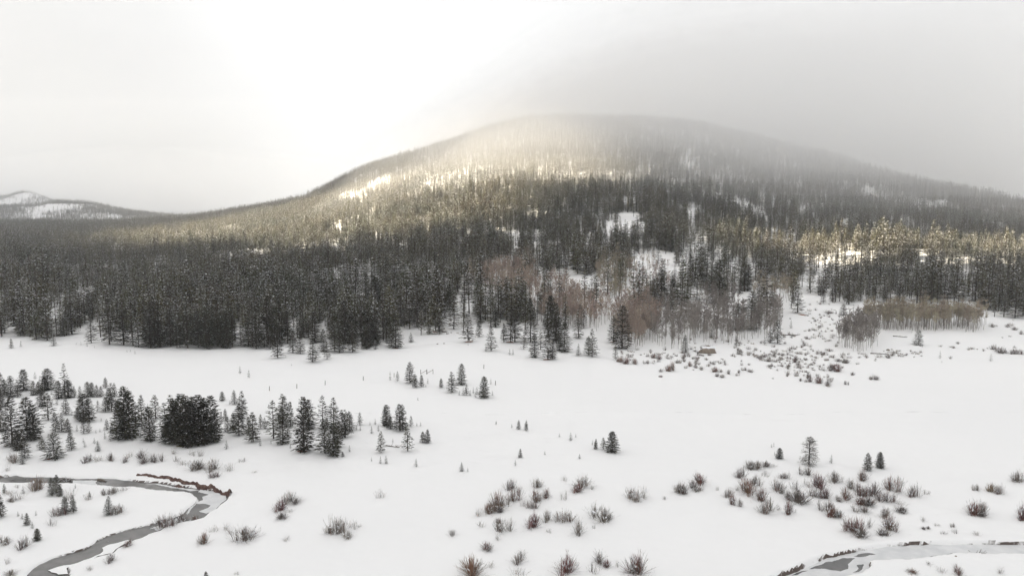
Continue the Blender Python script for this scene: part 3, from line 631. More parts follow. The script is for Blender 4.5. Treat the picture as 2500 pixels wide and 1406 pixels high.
SE = [(500,700,612,110,'g'),(545,790,668,110,'r'),(385,895,740,150,'r'),(320,905,800,90,'R'),(460,840,740,90,'g'),(430,895,840,60,'k'),(230,930,870,100,'h'),(720,680,600,90,'g'),(968,632,575,60,'h'),(1110,690,595,150,'g'),(1070,725,650,90,'R'),(1200,690,655,60,'h'),(730,800,690,110,'r'),(700,850,780,90,'g'),(810,770,690,80,'r'),(945,780,690,80,'h'),(610,835,770,60,'h'),(1540,780,660,130,'g'),(1635,775,670,100,'h'),(1955,720,625,90,'g'),(1260,945,810,190,'g'),(1340,940,890,60,'g'),(695,1020,900,110,'R'),(735,960,880,90,'h'),(810,970,865,90,'g'),(975,965,860,140,'g'),(1085,1065,940,110,'g'),(1205,1020,975,40,'h'),(460,1060,940,140,'g'),(400,985,935,60,'g'),(395,1125,1060,70,'h'),(270,1020,980,100,'h'),(305,1205,1140,110,'r'),(570,1320,1230,110,'g'),(620,1260,1195,80,'h'),(170,1415,1255,220,'R'),(340,1345,1290,80,'h'),(980,1406,1265,170,'R'),(1260,1300,1215,120,'g'),(1315,1340,1270,70,'R'),(1560,1400,1240,200,'r'),(1060,1330,1295,60,'h'),(1410,1345,1290,60,'h'),(1230,1410,1320,120,'h'),(590,1420,1350,140,'h'),(830,1060,1020,60,'h'),(20,1080,1030,70,'h'),(1810,775,740,60,'h')]
SD = [(390,310,200,150,'g'),(320,385,280,110,'R'),(480,310,260,120,'g'),(320,455,390,100,'k'),(410,400,370,80,'h'),(1285,265,180,90,'h'),(870,600,420,160,'g'),(780,605,530,90,'g'),(960,645,560,100,'g'),(1020,550,455,110,'h'),(1090,545,520,60,'h'),(1975,635,575,120,'h'),(385,655,610,90,'h')]
SB = [(1600,720,590,160,'g'),(1730,660,560,120,'g'),(1850,640,590,100,'r'),(1930,880,770,110,'r'),(2040,770,705,90,'h'),(2150,760,700,110,'h'),(2290,865,730,220,'g'),(2200,800,740,80,'h'),(820,110,30,100,'g'),(950,95,40,120,'h'),(1060,90,10,80,'g'),(1185,110,50,60,'g'),(1220,60,0,100,'h'),(1345,60,-10,110,'g'),(1370,110,50,110,'g'),(1500,100,10,110,'g'),(1440,100,50,100,'h'),(1650,30,-30,90,'h'),(1690,100,40,90,'h'),(1750,130,80,120,'h'),(1830,40,-20,90,'h'),(1920,50,-20,80,'h'),(1900,170,70,150,'k'),(2010,190,70,140,'g'),(2050,255,190,90,'g'),(2170,190,110,110,'h'),(2290,110,70,90,'h'),(2420,210,190,60,'h'),(110,110,20,120,'g'),(60,200,150,80,'h'),(350,385,260,150,'r'),(90,440,390,130,'h'),(160,370,330,60,'h'),(180,490,420,160,'h'),(110,515,470,80,'g'),(650,480,360,130,'h'),(580,620,520,130,'g'),(820,480,410,100,'h'),(1080,405,340,90,'g'),(1010,430,360,70,'g'),(1170,390,340,100,'h'),(1100,600,500,120,'g'),(500,725,650,110,'h'),(30,895,810,120,'g'),(205,935,820,120,'g'),(80,1085,1020,70,'h'),(110,1195,1140,120,'g'),(1040,1055,970,100,'g'),(1220,910,840,70,'r'),(840,1140,1090,80,'h'),(585,262,215,60,'k'),(655,270,220,90,'k'),(790,272,250,90,'k'),(1750,-165,-200,130,'o'),(1240,765,735,70,'k'),(1005,855,825,60,'k'),(2255,1190,1150,60,'h')]
SF = [(425,550,455,130,'R'),(240,640,540,100,'g'),(360,600,520,110,'g'),(410,620,570,90,'g'),(575,610,570,50,'h'),(765,610,560,60,'h'),(810,485,380,110,'g'),(890,390,300,100,'k'),(960,400,320,120,'g'),(1040,385,330,100,'g'),(1120,380,350,70,'h'),(1030,470,400,80,'h'),(880,640,500,170,'R'),(960,560,460,110,'g'),(1000,700,570,120,'r'),(690,670,580,90,'g'),(735,745,640,80,'r'),(790,750,680,60,'g'),(1060,805,670,160,'g'),(1160,790,740,60,'h'),(1250,825,680,90,'r'),(1310,810,760,60,'h'),(1400,450,360,110,'g'),(1170,620,500,140,'g'),(1220,490,430,100,'g'),(1300,590,480,130,'h'),(1420,560,470,110,'h'),(1550,580,440,130,'R'),(1350,720,590,200,'k'),(1240,680,600,90,'g'),(1590,670,580,120,'r'),(1490,660,570,110,'g'),(1680,520,410,130,'g'),(1745,520,430,90,'h'),(1590,790,680,130,'g'),(1650,850,720,110,'R'),(1700,850,770,100,'k'),(1945,505,410,110,'r'),(1870,600,500,140,'g'),(1790,680,580,120,'r'),(1720,700,640,60,'g'),(1950,660,560,130,'r'),(2060,640,530,170,'g'),(2150,710,610,160,'g'),(1930,730,660,110,'R'),(2030,740,660,150,'k'),(1920,795,730,140,'g'),(2240,605,450,140,'r'),(2430,670,550,110,'g'),(2300,800,740,110,'k'),(2280,740,680,120,'h'),(2160,850,750,110,'g'),(2235,975,830,150,'r'),(2010,960,860,90,'h'),(2130,1020,950,110,'k'),(1860,990,840,170,'R'),(1950,1045,950,140,'k')]
SG = [(870,650,600,80,'h'),(1310,620,555,60,'g'),(1460,625,540,80,'o'),(1545,645,555,80,'g'),(1730,535,430,120,'g'),(1300,850,720,130,'R'),(1380,820,700,120,'g'),(1370,860,810,100,'k'),(1750,890,730,90,'R'),(830,905,850,70,'h'),(820,965,935,40,'k'),(875,965,935,40,'k'),(965,945,920,70,'h'),(1095,955,910,40,'g'),(1015,1020,985,70,'h'),(1320,1030,990,90,'h'),(1110,1000,950,70,'h'),(980,1406,1340,80,'h'),(1150,1420,1330,90,'r'),(1540,1410,1340,90,'h'),(880,1345,1320,90,'h'),(720,1400,1375,110,'r')]
# slope-foot willows seen one by one (crop of the far field)
SH = [(440,725,665,60,'R'),(500,738,672,80,'R'),(590,738,680,55,'R'),(690,735,695,60,'g'),(905,800,735,80,'R'),(950,790,700,45,'R'),(840,810,778,40,'g'),(1350,805,755,80,'R'),(1110,750,700,50,'r'),(1165,765,728,40,'g'),(1215,785,755,40,'g'),(1365,845,808,40,'k'),(1415,855,820,50,'k'),(1480,830,785,50,'g'),(1580,820,790,35,'g'),(1625,800,765,50,'g'),(1695,815,780,55,'g'),(1790,695,650,60,'g'),(1870,715,680,50,'g'),(760,680,640,60,'R'),(820,690,640,50,'r'),(830,855,835,35,'R'),(1575,650,590,60,'g'),(2110,720,680,50,'r'),(2125,855,815,40,'g'),(2040,855,825,35,'g'),(2170,905,875,40,'g'),(2258,915,850,45,'r'),(2340,930,860,80,'R'),(2430,950,890,60,'g'),(2130,700,650,50,'g'),(2250,860,820,40,'g'),(2490,790,740,60,'R'),(1220,650,630,50,'g'),(1330,735,710,40,'g'),(1410,810,780,40,'g'),(1880,755,735,40,'g'),(1990,760,735,50,'g'),(2050,790,750,45,'g')]
SI = [(505,1130,1090,60,'k'),(440,1190,1130,70,'R'),(400,1180,1130,60,'g'),(560,1215,1190,35,'g'),(513,1288,1255,35,'g'),(690,1245,1215,35,'g'),(725,1245,1205,50,'g'),(440,1115,1090,50,'g'),(820,1085,1045,50,'g'),(1605,1020,980,45,'g'),(1660,1045,995,80,'g'),(1700,1045,1020,50,'g'),(1750,1050,1015,50,'g'),(1800,1050,1005,70,'g'),(1720,850,820,50,'g'),(1770,870,845,50,'g'),(1830,905,870,40,'g'),(1340,975,955,30,'g'),(380,755,730,60,'g'),(1590,855,825,40,'g')]
for (ox, oy, s_), L in (((1100, 1000, .2888), SE), ((600, 1150, .256), SD), ((0, 1100, .256), SB), ((1600, 1040, .2603), SF), ((2040, 1040, .2603), SG), ((1400, 700, .256), SH), ((1900, 520, .3272), SI)):
    for a, b, t, w_, c in L: shrub_px(ox + s_ * a, oy + s_ * b, oy + s_ * t, s_ * w_, c)

# ------------------------------------------------------------------ forest density on the slopes (given in picture coordinates of the ground)
BASE_X = [-300, 0, 100, 200, 350, 500, 620, 700, 850, 920, 1000, 1080, 1140, 1200, 1300, 1400, 1500, 1560, 1640, 1760, 1880, 1920, 2080, 2110, 2400, 2430, 2900]
BASE_Y = [822, 826, 832, 836, 850, 852, 850, 856, 858, 848, 826, 815, 808, 830, 860, 835, 800, 790, 790, 790, 790, 750, 745, 738, 752, 776, 780]
CLEAR = [(1600,655,48,36,.03),(1530,556,46,22,.08),(1470,800,45,60,.25),(1130,800,40,30,.3),(660,795,26,24,.1),(130,790,34,20,.12),(1140,760,22,70,.25),(1250,705,75,42,.12),(1360,745,60,60,.3),(1430,755,60,60,.25),(1510,700,45,55,.18),(1540,770,50,60,.22),
 (1640,740,60,50,.55),(1700,800,110,55,.22),(1850,740,70,60,.4),(1800,820,140,50,.2),(1990,720,45,50,.10),(900,440,50,16,.6),(860,480,30,9,.4),(1030,385,28,18,.6),(740,492,22,7,.5),(1145,395,7,18,.5),(1330,828,120,36,.4),(1200,815,60,26,.35),(1680,400,18,22,.25),(1320,420,6,16,.4),
 (1930,600,30,16,.3),(2120,470,16,10,.1),(2300,500,22,10,.2),(430,575,24,8,.2),(215,592,30,6,.2),(560,560,22,8,.3),(1760,640,34,30,.45),(2060,650,30,60,.5),(1750,470,14,30,.4),(1860,500,10,26,.4),(1690,540,12,36,.3),(1475,600,10,30,.4),(2250,640,20,40,.5)]
def density(px, py):
    d = np.ones_like(px)
    by = np.interp(px, BASE_X, BASE_Y); d *= np.clip((by - py + 3) / 6, 0, 1)
    for cx, cy_, rx, ry, k in CLEAR:
        q = ((px - cx) / rx) ** 2 + ((py - cy_) / ry) ** 2; d *= np.where(q < 1, k, np.where(q < 1.7, k + (1 - k) * (q - 1) / .7, 1))
    d *= np.where((px > 1540) & (py > 620) & (px < 1960), .62, 1)
    d *= np.where((px > 1960) & (py > 600), .80, 1)
    return d
def scatter(y0, y1, area, rs, margin=170):
    n = int((y1 - y0) * (y0 + y1) / 2 * 2 * (1250 + margin) / F / area)
    yy = np.sqrt(rs.uniform(y0 * y0, y1 * y1, n)); xx = rs.uniform(-1, 1, n) * (1250 + margin) / F * yy
    zz = height(xx, yy); px, py = project(xx, yy, zz)
    gapn = np.where(yy < 1000, np.clip(1.0 + 2.8 * fbm(xx / 20 + 5, yy / 30, 3), .12, 1), np.clip(1.05 + 1.1 * fbm(xx / 40 + 5, yy / 40, 3), .7, 1))
    keep = rs.rand(n) < density(px, py) * gapn
    return xx[keep], yy[keep], zz[keep], px[keep], py[keep]
rs = np.random.RandomState(11)
x_a, y_a, z_a, px_a, py_a = scatter(262, 420, 18, rs)
x_b, y_b, z_b, px_b, py_b = scatter(420, 1000, 23, rs)
x_c, y_c, z_c, px_c, py_c = scatter(1000, 2150, 21, rs, 60)
# keep listed trees clear of crowding
TX = np.array(TREES_XY)
def far_from(xx, yy, r=2.4):
    ok = np.ones(len(xx), bool)
    for tx, ty in TX[TX[:, 1] > 240]: ok &= (xx - tx) ** 2 + (yy - ty) ** 2 > r * r
    return ok
k = far_from(x_a, y_a); x_a, y_a, z_a, px_a, py_a = (q[k] for q in (x_a, y_a, z_a, px_a, py_a))
order = np.argsort(y_a); x_a, y_a, z_a, px_a, py_a = (q[order] for q in (x_a, y_a, z_a, px_a, py_a))
inframe = (px_a > -10) & (px_a < 2510)
n_ind = max(0, 298 - cnt['pine_tree']); ind = np.where(inframe)[0][:n_ind]; taken = np.zeros(len(x_a), bool); taken[ind] = True
for q in ind:
    ht = min(19, 13.5 * math.exp(rs.normal(0, .22))); st = rs.choice(['d', 'm', 'm', 'm', 's', 'w'], p=[.22, .2, .2, .2, .08, .1]); L = PROTO[st]; me = L[rs.randint(len(L))]; s_ = ht / 14
    wf = s_ * rs.uniform(.85, 1.2); pxh = ht * F / y_a[q]; adj = ('tall ' if pxh > 90 else 'medium ') + SHP[st]
    place('pine_tree', me, ('trunk', 'foliage', 'branch_snow'), x_a[q], y_a[q], z_a[q] - .1, (wf, wf, s_), rs.uniform(0, 6.28), adj, 'pines', 'pine', 'tree', zone(px_a[q], 899), px_a[q], py_a[q])

# the rest of the forest as single objects of many trees
def proto_collection(name, meshes):
    c = bpy.data.collections.new(name)
    for i, me in enumerate(meshes):
        o = bpy.data.objects.new(f'{name}_{i:02d}', me); c.objects.link(o)
    return c
def forest(name, col, n_var, xx, yy, zz, sx, sz, var, rz, label, cat, group=None):
    me = bpy.data.meshes.new(name); n = len(xx); me.vertices.add(n)
    me.vertices.foreach_set('co', np.stack([xx, yy, zz], 1).astype(np.float32).ravel())
    a = me.attributes.new('sc', 'FLOAT_VECTOR', 'POINT'); a.data.foreach_set('vector', np.stack([sx, sx, sz], 1).astype(np.float32).ravel())
    a = me.attributes.new('rt', 'FLOAT_VECTOR', 'POINT'); a.data.foreach_set('vector', np.stack([rs.normal(0, .02, n), rs.normal(0, .02, n), rz], 1).astype(np.float32).ravel())
    a = me.attributes.new('vi', 'INT', 'POINT'); a.data.foreach_set('value', var.astype(np.int32))
    o = link(name, me, kind='stuff', label=label, category=cat)
    g = bpy.data.node_groups.new(name, 'GeometryNodeTree'); g.interface.new_socket('Geometry', in_out='INPUT', socket_type='NodeSocketGeometry'); g.interface.new_socket('Geometry', in_out='OUTPUT', socket_type='NodeSocketGeometry')
    gi = g.nodes.new('NodeGroupInput'); go = g.nodes.new('NodeGroupOutput'); ip = g.nodes.new('GeometryNodeInstanceOnPoints'); ci = g.nodes.new('GeometryNodeCollectionInfo')
    ci.inputs[0].default_value = col; ci.inputs[1].default_value = True; ci.inputs[2].default_value = True
    def at(nm, dt):
        q = g.nodes.new('GeometryNodeInputNamedAttribute'); q.data_type = dt; q.inputs[0].default_value = nm; return q.outputs[0]
    e2r = g.nodes.new('FunctionNodeEulerToRotation')
    L = g.links.new; L(gi.outputs[0], ip.inputs['Points']); L(ci.outputs[0], ip.inputs['Instance']); ip.inputs['Pick Instance'].default_value = True
    L(at('vi', 'INT'), ip.inputs['Instance Index']); L(at('rt', 'FLOAT_VECTOR'), e2r.inputs[0]); L(e2r.outputs[0], ip.inputs['Rotation']); L(at('sc', 'FLOAT_VECTOR'), ip.inputs['Scale']); L(ip.outputs[0], go.inputs[0])
    md = o.modifiers.new('trees', 'NODES'); md.node_group = g
    return o
mid_meshes = []
for i in range(10):
    kw = [dict(Rm=3.0, start=.08, dens=1.1, nlev=18, snow=.32, power=.65, gap=.05, fine=.7), dict(Rm=2.8, start=.12, dens=.9, nlev=18, snow=.42, power=.75, gap=.1, fine=.7),
          dict(Rm=2.5, start=.22, dens=.85, nlev=18, snow=.35, power=.6, gap=.15, fine=.65), dict(Rm=3.0, start=.08, dens=1.0, nlev=18, snow=.5, power=.8, gap=.08, fine=.6), dict(Rm=2.2, start=.30, dens=.9, nlev=17, snow=.3, power=.5, gap=.15, fine=.7)][i % 5]
    T, C, S = conifer(600 + i, **kw); mid_meshes.append(joined('forest_pine', [(T, M_BARK), (C, M_NEEDLE2), (S, M_SNOWB)]))
low_meshes = []
for i in range(12):
    T, C, S = low_conifer(700 + i, Rm=[2.8, 2.4, 3.1, 2.1][i % 4], snow=[.28, .45, .35, .2, .5, .6, .7, .45, 1.1, 1.3, 1.0, 1.2][i], start=[.1, .2, .08, .25][i % 4], power=[.7, .6, .85, .5][i % 4]); low_meshes.append(joined('far_pine', [(T, M_BARK), (C, M_NEEDLE2), (S, M_SNOWB)]))
colm = proto_collection('forest_pines', mid_meshes); coll = proto_collection('far_pines', low_meshes)
def sizes(n, mean=13.5, sd=.30):
    ht = np.minimum(mean * np.exp(rs.normal(0, sd, n)), 22); sz = ht / 14; return sz * rs.uniform(.85, 1.2, n), sz
xx = np.concatenate([x_a[~taken], x_b]); yy = np.concatenate([y_a[~taken], y_b]); zz = np.concatenate([z_a[~taken], z_b]); n = len(xx); sx, sz = sizes(n, 13.5, .27); hv = 1 + .6 * fbm(xx / 30, yy / 30, 2); sx *= hv; sz *= hv
forest('pine_forest', colm, 10, xx, yy, zz - .2, sx, sz, rs.randint(0, 10, n), rs.uniform(0, 6.28, n), 'dark snow-flecked pine forest covering the lower mountain slope behind the meadow', 'forest')
n = len(x_c); sx, sz = sizes(n, 12.5, .30); sx *= 1.12
fr = np.clip(.12 + (z_c - 45) / 120 + .5 * fbm(x_c / 90, y_c / 90, 3) + np.clip((px_c - 1500) / 1400, 0, .45), 0, 1)     # rime and snow grow with height
fv = np.where(rs.rand(n) < fr, 8, np.where(rs.rand(n) < .3 + fr, 4, 0)) + rs.randint(0, 4, n)
forest('mountain_forest', coll, 12, x_c, y_c, z_c - .2, sx, sz, fv, rs.uniform(0, 6.28, n), 'hazy pine forest on the upper mountain slopes fading into cloud', 'forest')
# far hills: patchy woods
n = 95000; yy = rs.uniform(2150, 4300, n); xx = np.where(rs.rand(n) < .8, rs.uniform(-.80, -.42, n), rs.uniform(-.42, -.02, n)) * yy; zz = height(xx, yy)
px, py = project(xx, yy, zz)
pr = np.clip(.75 + 1.4 * fbm(xx / 150, yy / 150, 3), .05, 1)
for cx, cy_, rx, ry, k_ in [(110,508,60,10,.35),(245,530,50,8,.3),(65,482,14,5,.2),(20,503,26,4,.3)]:
    q = ((px - cx) / rx) ** 2 + ((py - cy_) / ry) ** 2; pr = pr * np.where(q < 1, k_, np.where(q < 1.5, k_ + (1 - k_) * (q - 1) / .5, 1))
kp = rs.rand(n) < pr; xx, yy, zz = xx[kp], yy[kp], zz[kp]; n = len(xx); sx, sz = sizes(n, 15, .22)
forest('hill_woods', coll, 8, xx, yy, zz - .3, sx * 1.25, sz, rs.randint(4, 10, n), rs.uniform(0, 6.28, n), 'patchy pine woods on the distant hills at the far left', 'woods')

# ------------------------------------------------------------------ aspens
AG = [(1245,705,72,34,300,'in the brown aspen grove left of centre','brown'),(1160,690,22,36,40,'beside the gully left of centre','brown'),(1360,755,60,48,190,'in the brown aspens at the middle of the slope foot','brown'),(1430,770,60,40,130,'in the brown aspens at the middle of the slope foot','brown'),(1500,690,42,48,150,'in the tall tan aspens below the snowy clearing','tan'),
      (1550,800,58,50,230,'in the brown aspens left of the boulder','brown'),(1640,800,70,50,120,'among the aspens above the boulder','grey'),(1760,810,90,34,130,'among the aspens above the boulder','grey'),(1760,755,45,28,50,'on the slope above the boulder','grey'),(1870,790,38,40,90,'beside the brushy slope','grey'),(1890,720,55,25,70,'in the high aspen patch right of centre','tan'),
      (2235,795,130,14,330,'in the long tan aspen row on the right','tan'),(2375,800,30,14,50,'at the right end of the tan aspen row','tan'),(2095,830,45,32,90,'in the grey aspens left of the tan aspen row','grey'),(1590,700,60,50,60,'around the snowy clearing','brown'),(1280,665,30,18,40,'in the upper brown aspen grove','brown')]
ap = []
for cx, cy_, rx, ry, n, zn, cn in AG:
    for _ in range(int(n * 1.35)):
        while True:
            u, v_ = rs.uniform(-1, 1, 2)
            if u * u + v_ * v_ < 1: break
        X, Y = cx + rx * u, cy_ + ry * v_; x, y = ground_hit(X, Y); x += rs.normal(0, 1.0); y += rs.normal(0, 1.5)
        ap.append((y, x, X, Y, zn, cn))
ap.sort(key=lambda q: q[0])
for i, (y, x, X, Y, zn, cn) in enumerate(ap[:296]):
    ht = 8.6 * math.exp(rs.normal(0, .18)); s_ = ht / 11; j = {'brown': [1, 3, 5], 'tan': [0, 2, 4], 'grey': [6, 7, 8]}[cn][rs.randint(3)]
    r = place('aspen_tree', ASP[j], ('trunk', 'twigs'), x, y, hz(x, y) - .1, (s_, s_, s_), rs.uniform(0, 6.28), cn + '-twigged bare', 'aspens', 'aspen', 'tree', zn, X, Y)
asp_meshes = []
for i in range(9):
    T, C = aspen(80 + i, 11, True); asp_meshes.append(joined('grove_aspen', [(T, M_ASPB), (C, (M_ASPY, M_ASPT, M_ASPG)[i % 3])]))
cola = proto_collection('grove_aspens', asp_meshes); rest = ap[296:]
xx = np.array([q[1] for q in rest]); yy = np.array([q[0] for q in rest]); zz = height(xx, yy); n = len(xx); sz = (8.8 / 11) * np.exp(rs.normal(0, .18, n))
forest('aspen_grove', cola, 9, xx, yy, zz - .1, sz * 1.15, sz, rs.randint(0, 3, n) * 3 + np.array([{'brown': 1, 'tan': 0, 'grey': 2}[q[5]] for q in rest]), rs.uniform(0, 6.28, n), 'bare brown aspens massed behind the front rows on the lower slope', 'grove')

# low brush on the slope foot, right of centre: too many small tufts to count
bx, by_ = [], []
for cx, cy_, rx, ry, n in [(1560,868,60,10,40),(1700,880,80,22,75),(1880,875,70,22,110),(1960,870,70,45,170),(2000,800,65,50,110),(1990,900,60,28,80),(2100,880,50,12,18),(1640,870,70,14,50),(2330,850,110,6,20),(2200,865,70,10,45),(2000,760,50,18,25),(1780,840,120,8,40),(1080,812,60,5,20),(2460,800,50,22,14)]:
    for _ in range(int(n * .6)):
        u, v_ = rs.normal(0, .62, 2); x, y = ground_hit(cx + rx * u, cy_ + ry * v_); bx.append(x); by_.append(y)
br = [];
for i, c in enumerate('ggrkhg'):
    me, sm = shrub(400 + i, n=46, mix=(1, .45 if c == 'r' else .12, .03), w=.016, snow=.3); me.materials.append(M_SNOWB); br.append(me)
colb = proto_collection('brush', br); bx = np.array(bx); by_ = np.array(by_); n = len(bx); sx = rs.uniform(.6, 1.8, n)
forest('low_brush', colb, 6, bx, by_, height(bx, by_), sx, sx * rs.uniform(.7, 1.2, n), rs.randint(0, 6, n), rs.uniform(0, 6.28, n), 'low leafless brush scattered over the snowy slope foot right of centre', 'brush')

# ------------------------------------------------------------------ small things: boulder, rocks, posts, logs, earth bank, litter
def rock_mesh(name, seed, rx, ry, rz_, m):
    import bmesh
    bm = bmesh.new(); bmesh.ops.create_icosphere(bm, subdivisions=3, radius=1.0); rnd = random.Random(seed); o1 = rnd.uniform(0, 50)
    for v_ in bm.verts:
        c = v_.co; f = 1 + .35 * float(fbm(np.array([c.x * 1.3 + o1]), np.array([c.y * 1.3 + c.z * 1.7]), 3)[0]); c *= f
        c.x *= rx; c.y *= ry; c.z = max(c.z, -.3) * rz_
    me = bpy.data.meshes.new(name); bm.to_mesh(me); bm.free(); me.materials.append(m); return me
x, y = ground_hit(1728, 860); r = link('boulder', None, loc=(x, y, hz(x, y)), label='large tan boulder capped with snow at the slope foot below the aspens', category='boulder')
link('rock', rock_mesh('rock', 3, 3.0, 2.0, 2.3, M_ROCK), r)
link('snow_cap', rock_mesh('snow_cap', 9, 2.5, 1.7, .6, M_SNOWB), r, loc=(.5, .4, 1.75))
for (X, Y, w_), lab in (((2168, 857, 9), 'small dark rock on the snow below the grey aspens'), ((1068, 840, 5), 'small rock on the snow left of the gully trees'), ((2386, 853, 4), 'lone small dark rock on the far right snow'), ((1084, 840, 5), 'small rock on the snow just left of the gully pine'), ((2333, 1362, 6), 'small dark stone on the snow above the frozen creek')):
    x, y = ground_hit(X, Y); q = w_ * y / F * .5
    link('rock', rock_mesh('rock', int(X), q, q * .8, q * .7, M_ROCK), loc=(x, y, hz(x, y)), label=lab, category='rock')

POSTS = [(225,410,385),(487,388,368),(757,360,336),(1120,313,294),(1414,275,255),(2270,193,178),(2380,345,335),(760,370,340)]
for i, (a, b, t) in enumerate(POSTS[:7]):
    X, Y = 600 + .256 * a, 850 + .256 * b; x, y = ground_hit(X, Y); hgt = max(1.3, .256 * (b - t) * y / F); mb = MB(); mb.tube((0, 0, -.4), (.05, 0, hgt), .11, .09, 6); n = len(mb.v); mb.f.append(tuple(range(n - 6, n)))
    link('fence_post', mb.mesh('fence_post', M_POST), loc=(x, y, hz(x, y)), label=('leftmost', 'second from left', 'third from left', 'fourth from left', 'fifth from left', 'sixth from left', 'rightmost')[i] + ' of the single weathered fence posts in the far meadow', category='post', group='old fence posts crossing the far meadow')
for i, a in enumerate((1697, 1757)):
    X, Y = 600 + .256 * a, 850 + .256 * 243; x, y = ground_hit(X, Y); r = link('fence_brace', None, loc=(x, y, hz(x, y)), label=('left' if i == 0 else 'right') + ' of the two wooden fence braces in the far meadow', category='fence brace', group='fence braces in the far meadow')
    for sx_ in (-.95, .95):
        mb = MB(); mb.tube((sx_, 0, -.4), (sx_, 0, 1.5), .09, .08, 5); link('post', mb.mesh('post', M_POST), r)
    mb = MB(); mb.tube((-.9, 0, .25), (.9, 0, 1.25), .06, .06, 4); link('rail', mb.mesh('rail', M_POST), r)
def log_px(X0, Y0, X1, Y1, rad, lab, twigs=6):
    a = ground_hit(X0, Y0); b = ground_hit(X1, Y1); p = Vector((a[0], a[1], hz(*a) + rad)); q = Vector((b[0], b[1], hz(*b) + rad)); r = link('fallen_log', None, loc=p, label=lab, category='log'); mb = MB(); mb.tube((0, 0, 0), q - p, rad, rad * .5, 6); link('trunk', mb.mesh('trunk', M_POST), r)
    rnd = random.Random(int(X0)); mb = MB()
    for i in range(twigs):
        c = (q - p) * rnd.uniform(.3, 1); mb.tube(c, c + Vector((rnd.uniform(-1, 1), rnd.uniform(-1, 1), rnd.uniform(.1, .7))), .05, .02, 3)
    if twigs: link('branch_stubs', mb.mesh('branch_stubs', M_POST), r)
log_px(942, 1092, 975, 1096, .12, 'fallen branch lying on the snow between two meadow pines', 10)
log_px(1906, 819, 1948, 821, .2, 'long fallen log on the snow above the brushy slope', 3)
log_px(2125, 866, 2165, 867, .2, 'fallen log below the grey aspens on the right', 3)
log_px(2180, 822, 2215, 826, .18, 'fallen log at the foot of the tan aspen row', 4)
log_px(240, 1167, 258, 1171, .35, 'snow-capped drift log at the edge of the left creek', 2)
log_px(2365, 1340, 2400, 1348, .14, 'bare branch frozen into the creek ice', 14)
log_px(1455, 1338, 1475, 1347, .06, 'slender fallen stick beside the bottom willow shrubs', 3) if False else None

# ragged reddish cut bank above the creek bend
def bank(pts, h0, lab, m, depth=.8):
    w = np.array([flat_pt(a, b, -.1) for a, b in crop(0, 1100, .256, pts)]); out = []
    for i in range(len(w) - 1):
        k_ = max(1, int(np.hypot(*(w[i + 1] - w[i])) / .16))
        for q in range(k_): out.append((w[i] + (w[i + 1] - w[i]) * q / k_, (i + q / k_) / (len(w) - 1)))
    mb = MB(); prev = None
    for (p, t) in out:
        nz = lambda s, f_: float(fbm(np.array([p[0] * f_ + s]), np.array([p[1] * f_]), 3)[0])
        hh = h0 * (0.35 + .75 * t) * max(.08, 1 + 1.1 * nz(0, .5) + .9 * nz(7, 1.9)); oy = .6 * nz(3, .8); g = hz(p[0], p[1]) if hz(p[0], p[1]) > -.6 else -.55
        row = [Vector((p[0], p[1] + oy - .3 - .15 * hh, g - .45)), Vector((p[0], p[1] + oy - .1 + .4 * nz(9, 2.5), g + hh * .45 + .1 * nz(5, 3))), Vector((p[0], p[1] + oy + .25 + .3 * nz(13, 3), g + hh * .95)), Vector((p[0], p[1] + oy + depth + .3, g - .1))]
        if hh < h0 * .22: prev = None; continue
        if prev:
            for j in range(3): mb.quad(prev[j], row[j], row[j + 1], prev[j + 1])
        prev = row
    return link('earth_bank', mb.mesh('earth_bank', m), label=lab, category='bank')
bank([(1305,228),(1340,233),(1400,240),(1500,262),(1600,268),(1650,285),(1700,298),(1800,318),(1860,325),(1900,350),(2000,358),(2060,375),(2120,398),(2200,425)], .62, 'ragged red-brown earth bank above the bend of the left creek', M_SOIL)
bank([(1655,328),(1700,335),(1760,340)], .8, 'short red-brown earth lump below the main red bank', M_SOIL, .5)
# bare litter rings under pines at the forest edge
LIT = [(966,849,14,'under the dense pine left of the gully'),(1062,811,11,'under pines left of the forest gully'),(1144,835,13,'under the gully mouth pine'),(1246,835,13,'under the pair of pines in front of the aspens'),(1335,876,14,'under the pines in front of the brown aspens'),(1957,771,14,'under the pines right of the high aspens'),(738,1104,16,'under the tall dense central meadow pine'),(1800,805,12,'under the pines above the boulder'),(1495,833,10,'under the right-hand pines of the brown aspens'),(118,1119,10,'under the round bushy pine near the left creek'),(442,1085,15,'under the dense dark clump of the left meadow')]
for X, Y, w_, wh in LIT:
    x, y = ground_hit(X, Y); rr = w_ * y / F; pts = []
    rnd = random.Random(int(X)); V = [Vector((0, 0, .16))]; nseg = 22
    for i in range(nseg):
        a = 6.283 * i / nseg; q = rr * rnd.uniform(.6, 1.1); xx_, yy_ = x + math.cos(a) * q, y + math.sin(a) * q * .75; V.append(Vector((xx_ - x, yy_ - y, hz(xx_, yy_) - hz(x, y) - .02)))
    mb = MB(); mb.v = V; mb.f = [(0, 1 + i, 1 + (i + 1) % nseg) for i in range(nseg)]
    link('needle_litter', mb.mesh('needle_litter', M_LITTER if X != 442 else M_WO), loc=(x, y, hz(x, y)), kind='structure', label='red-brown needle litter ' + wh)

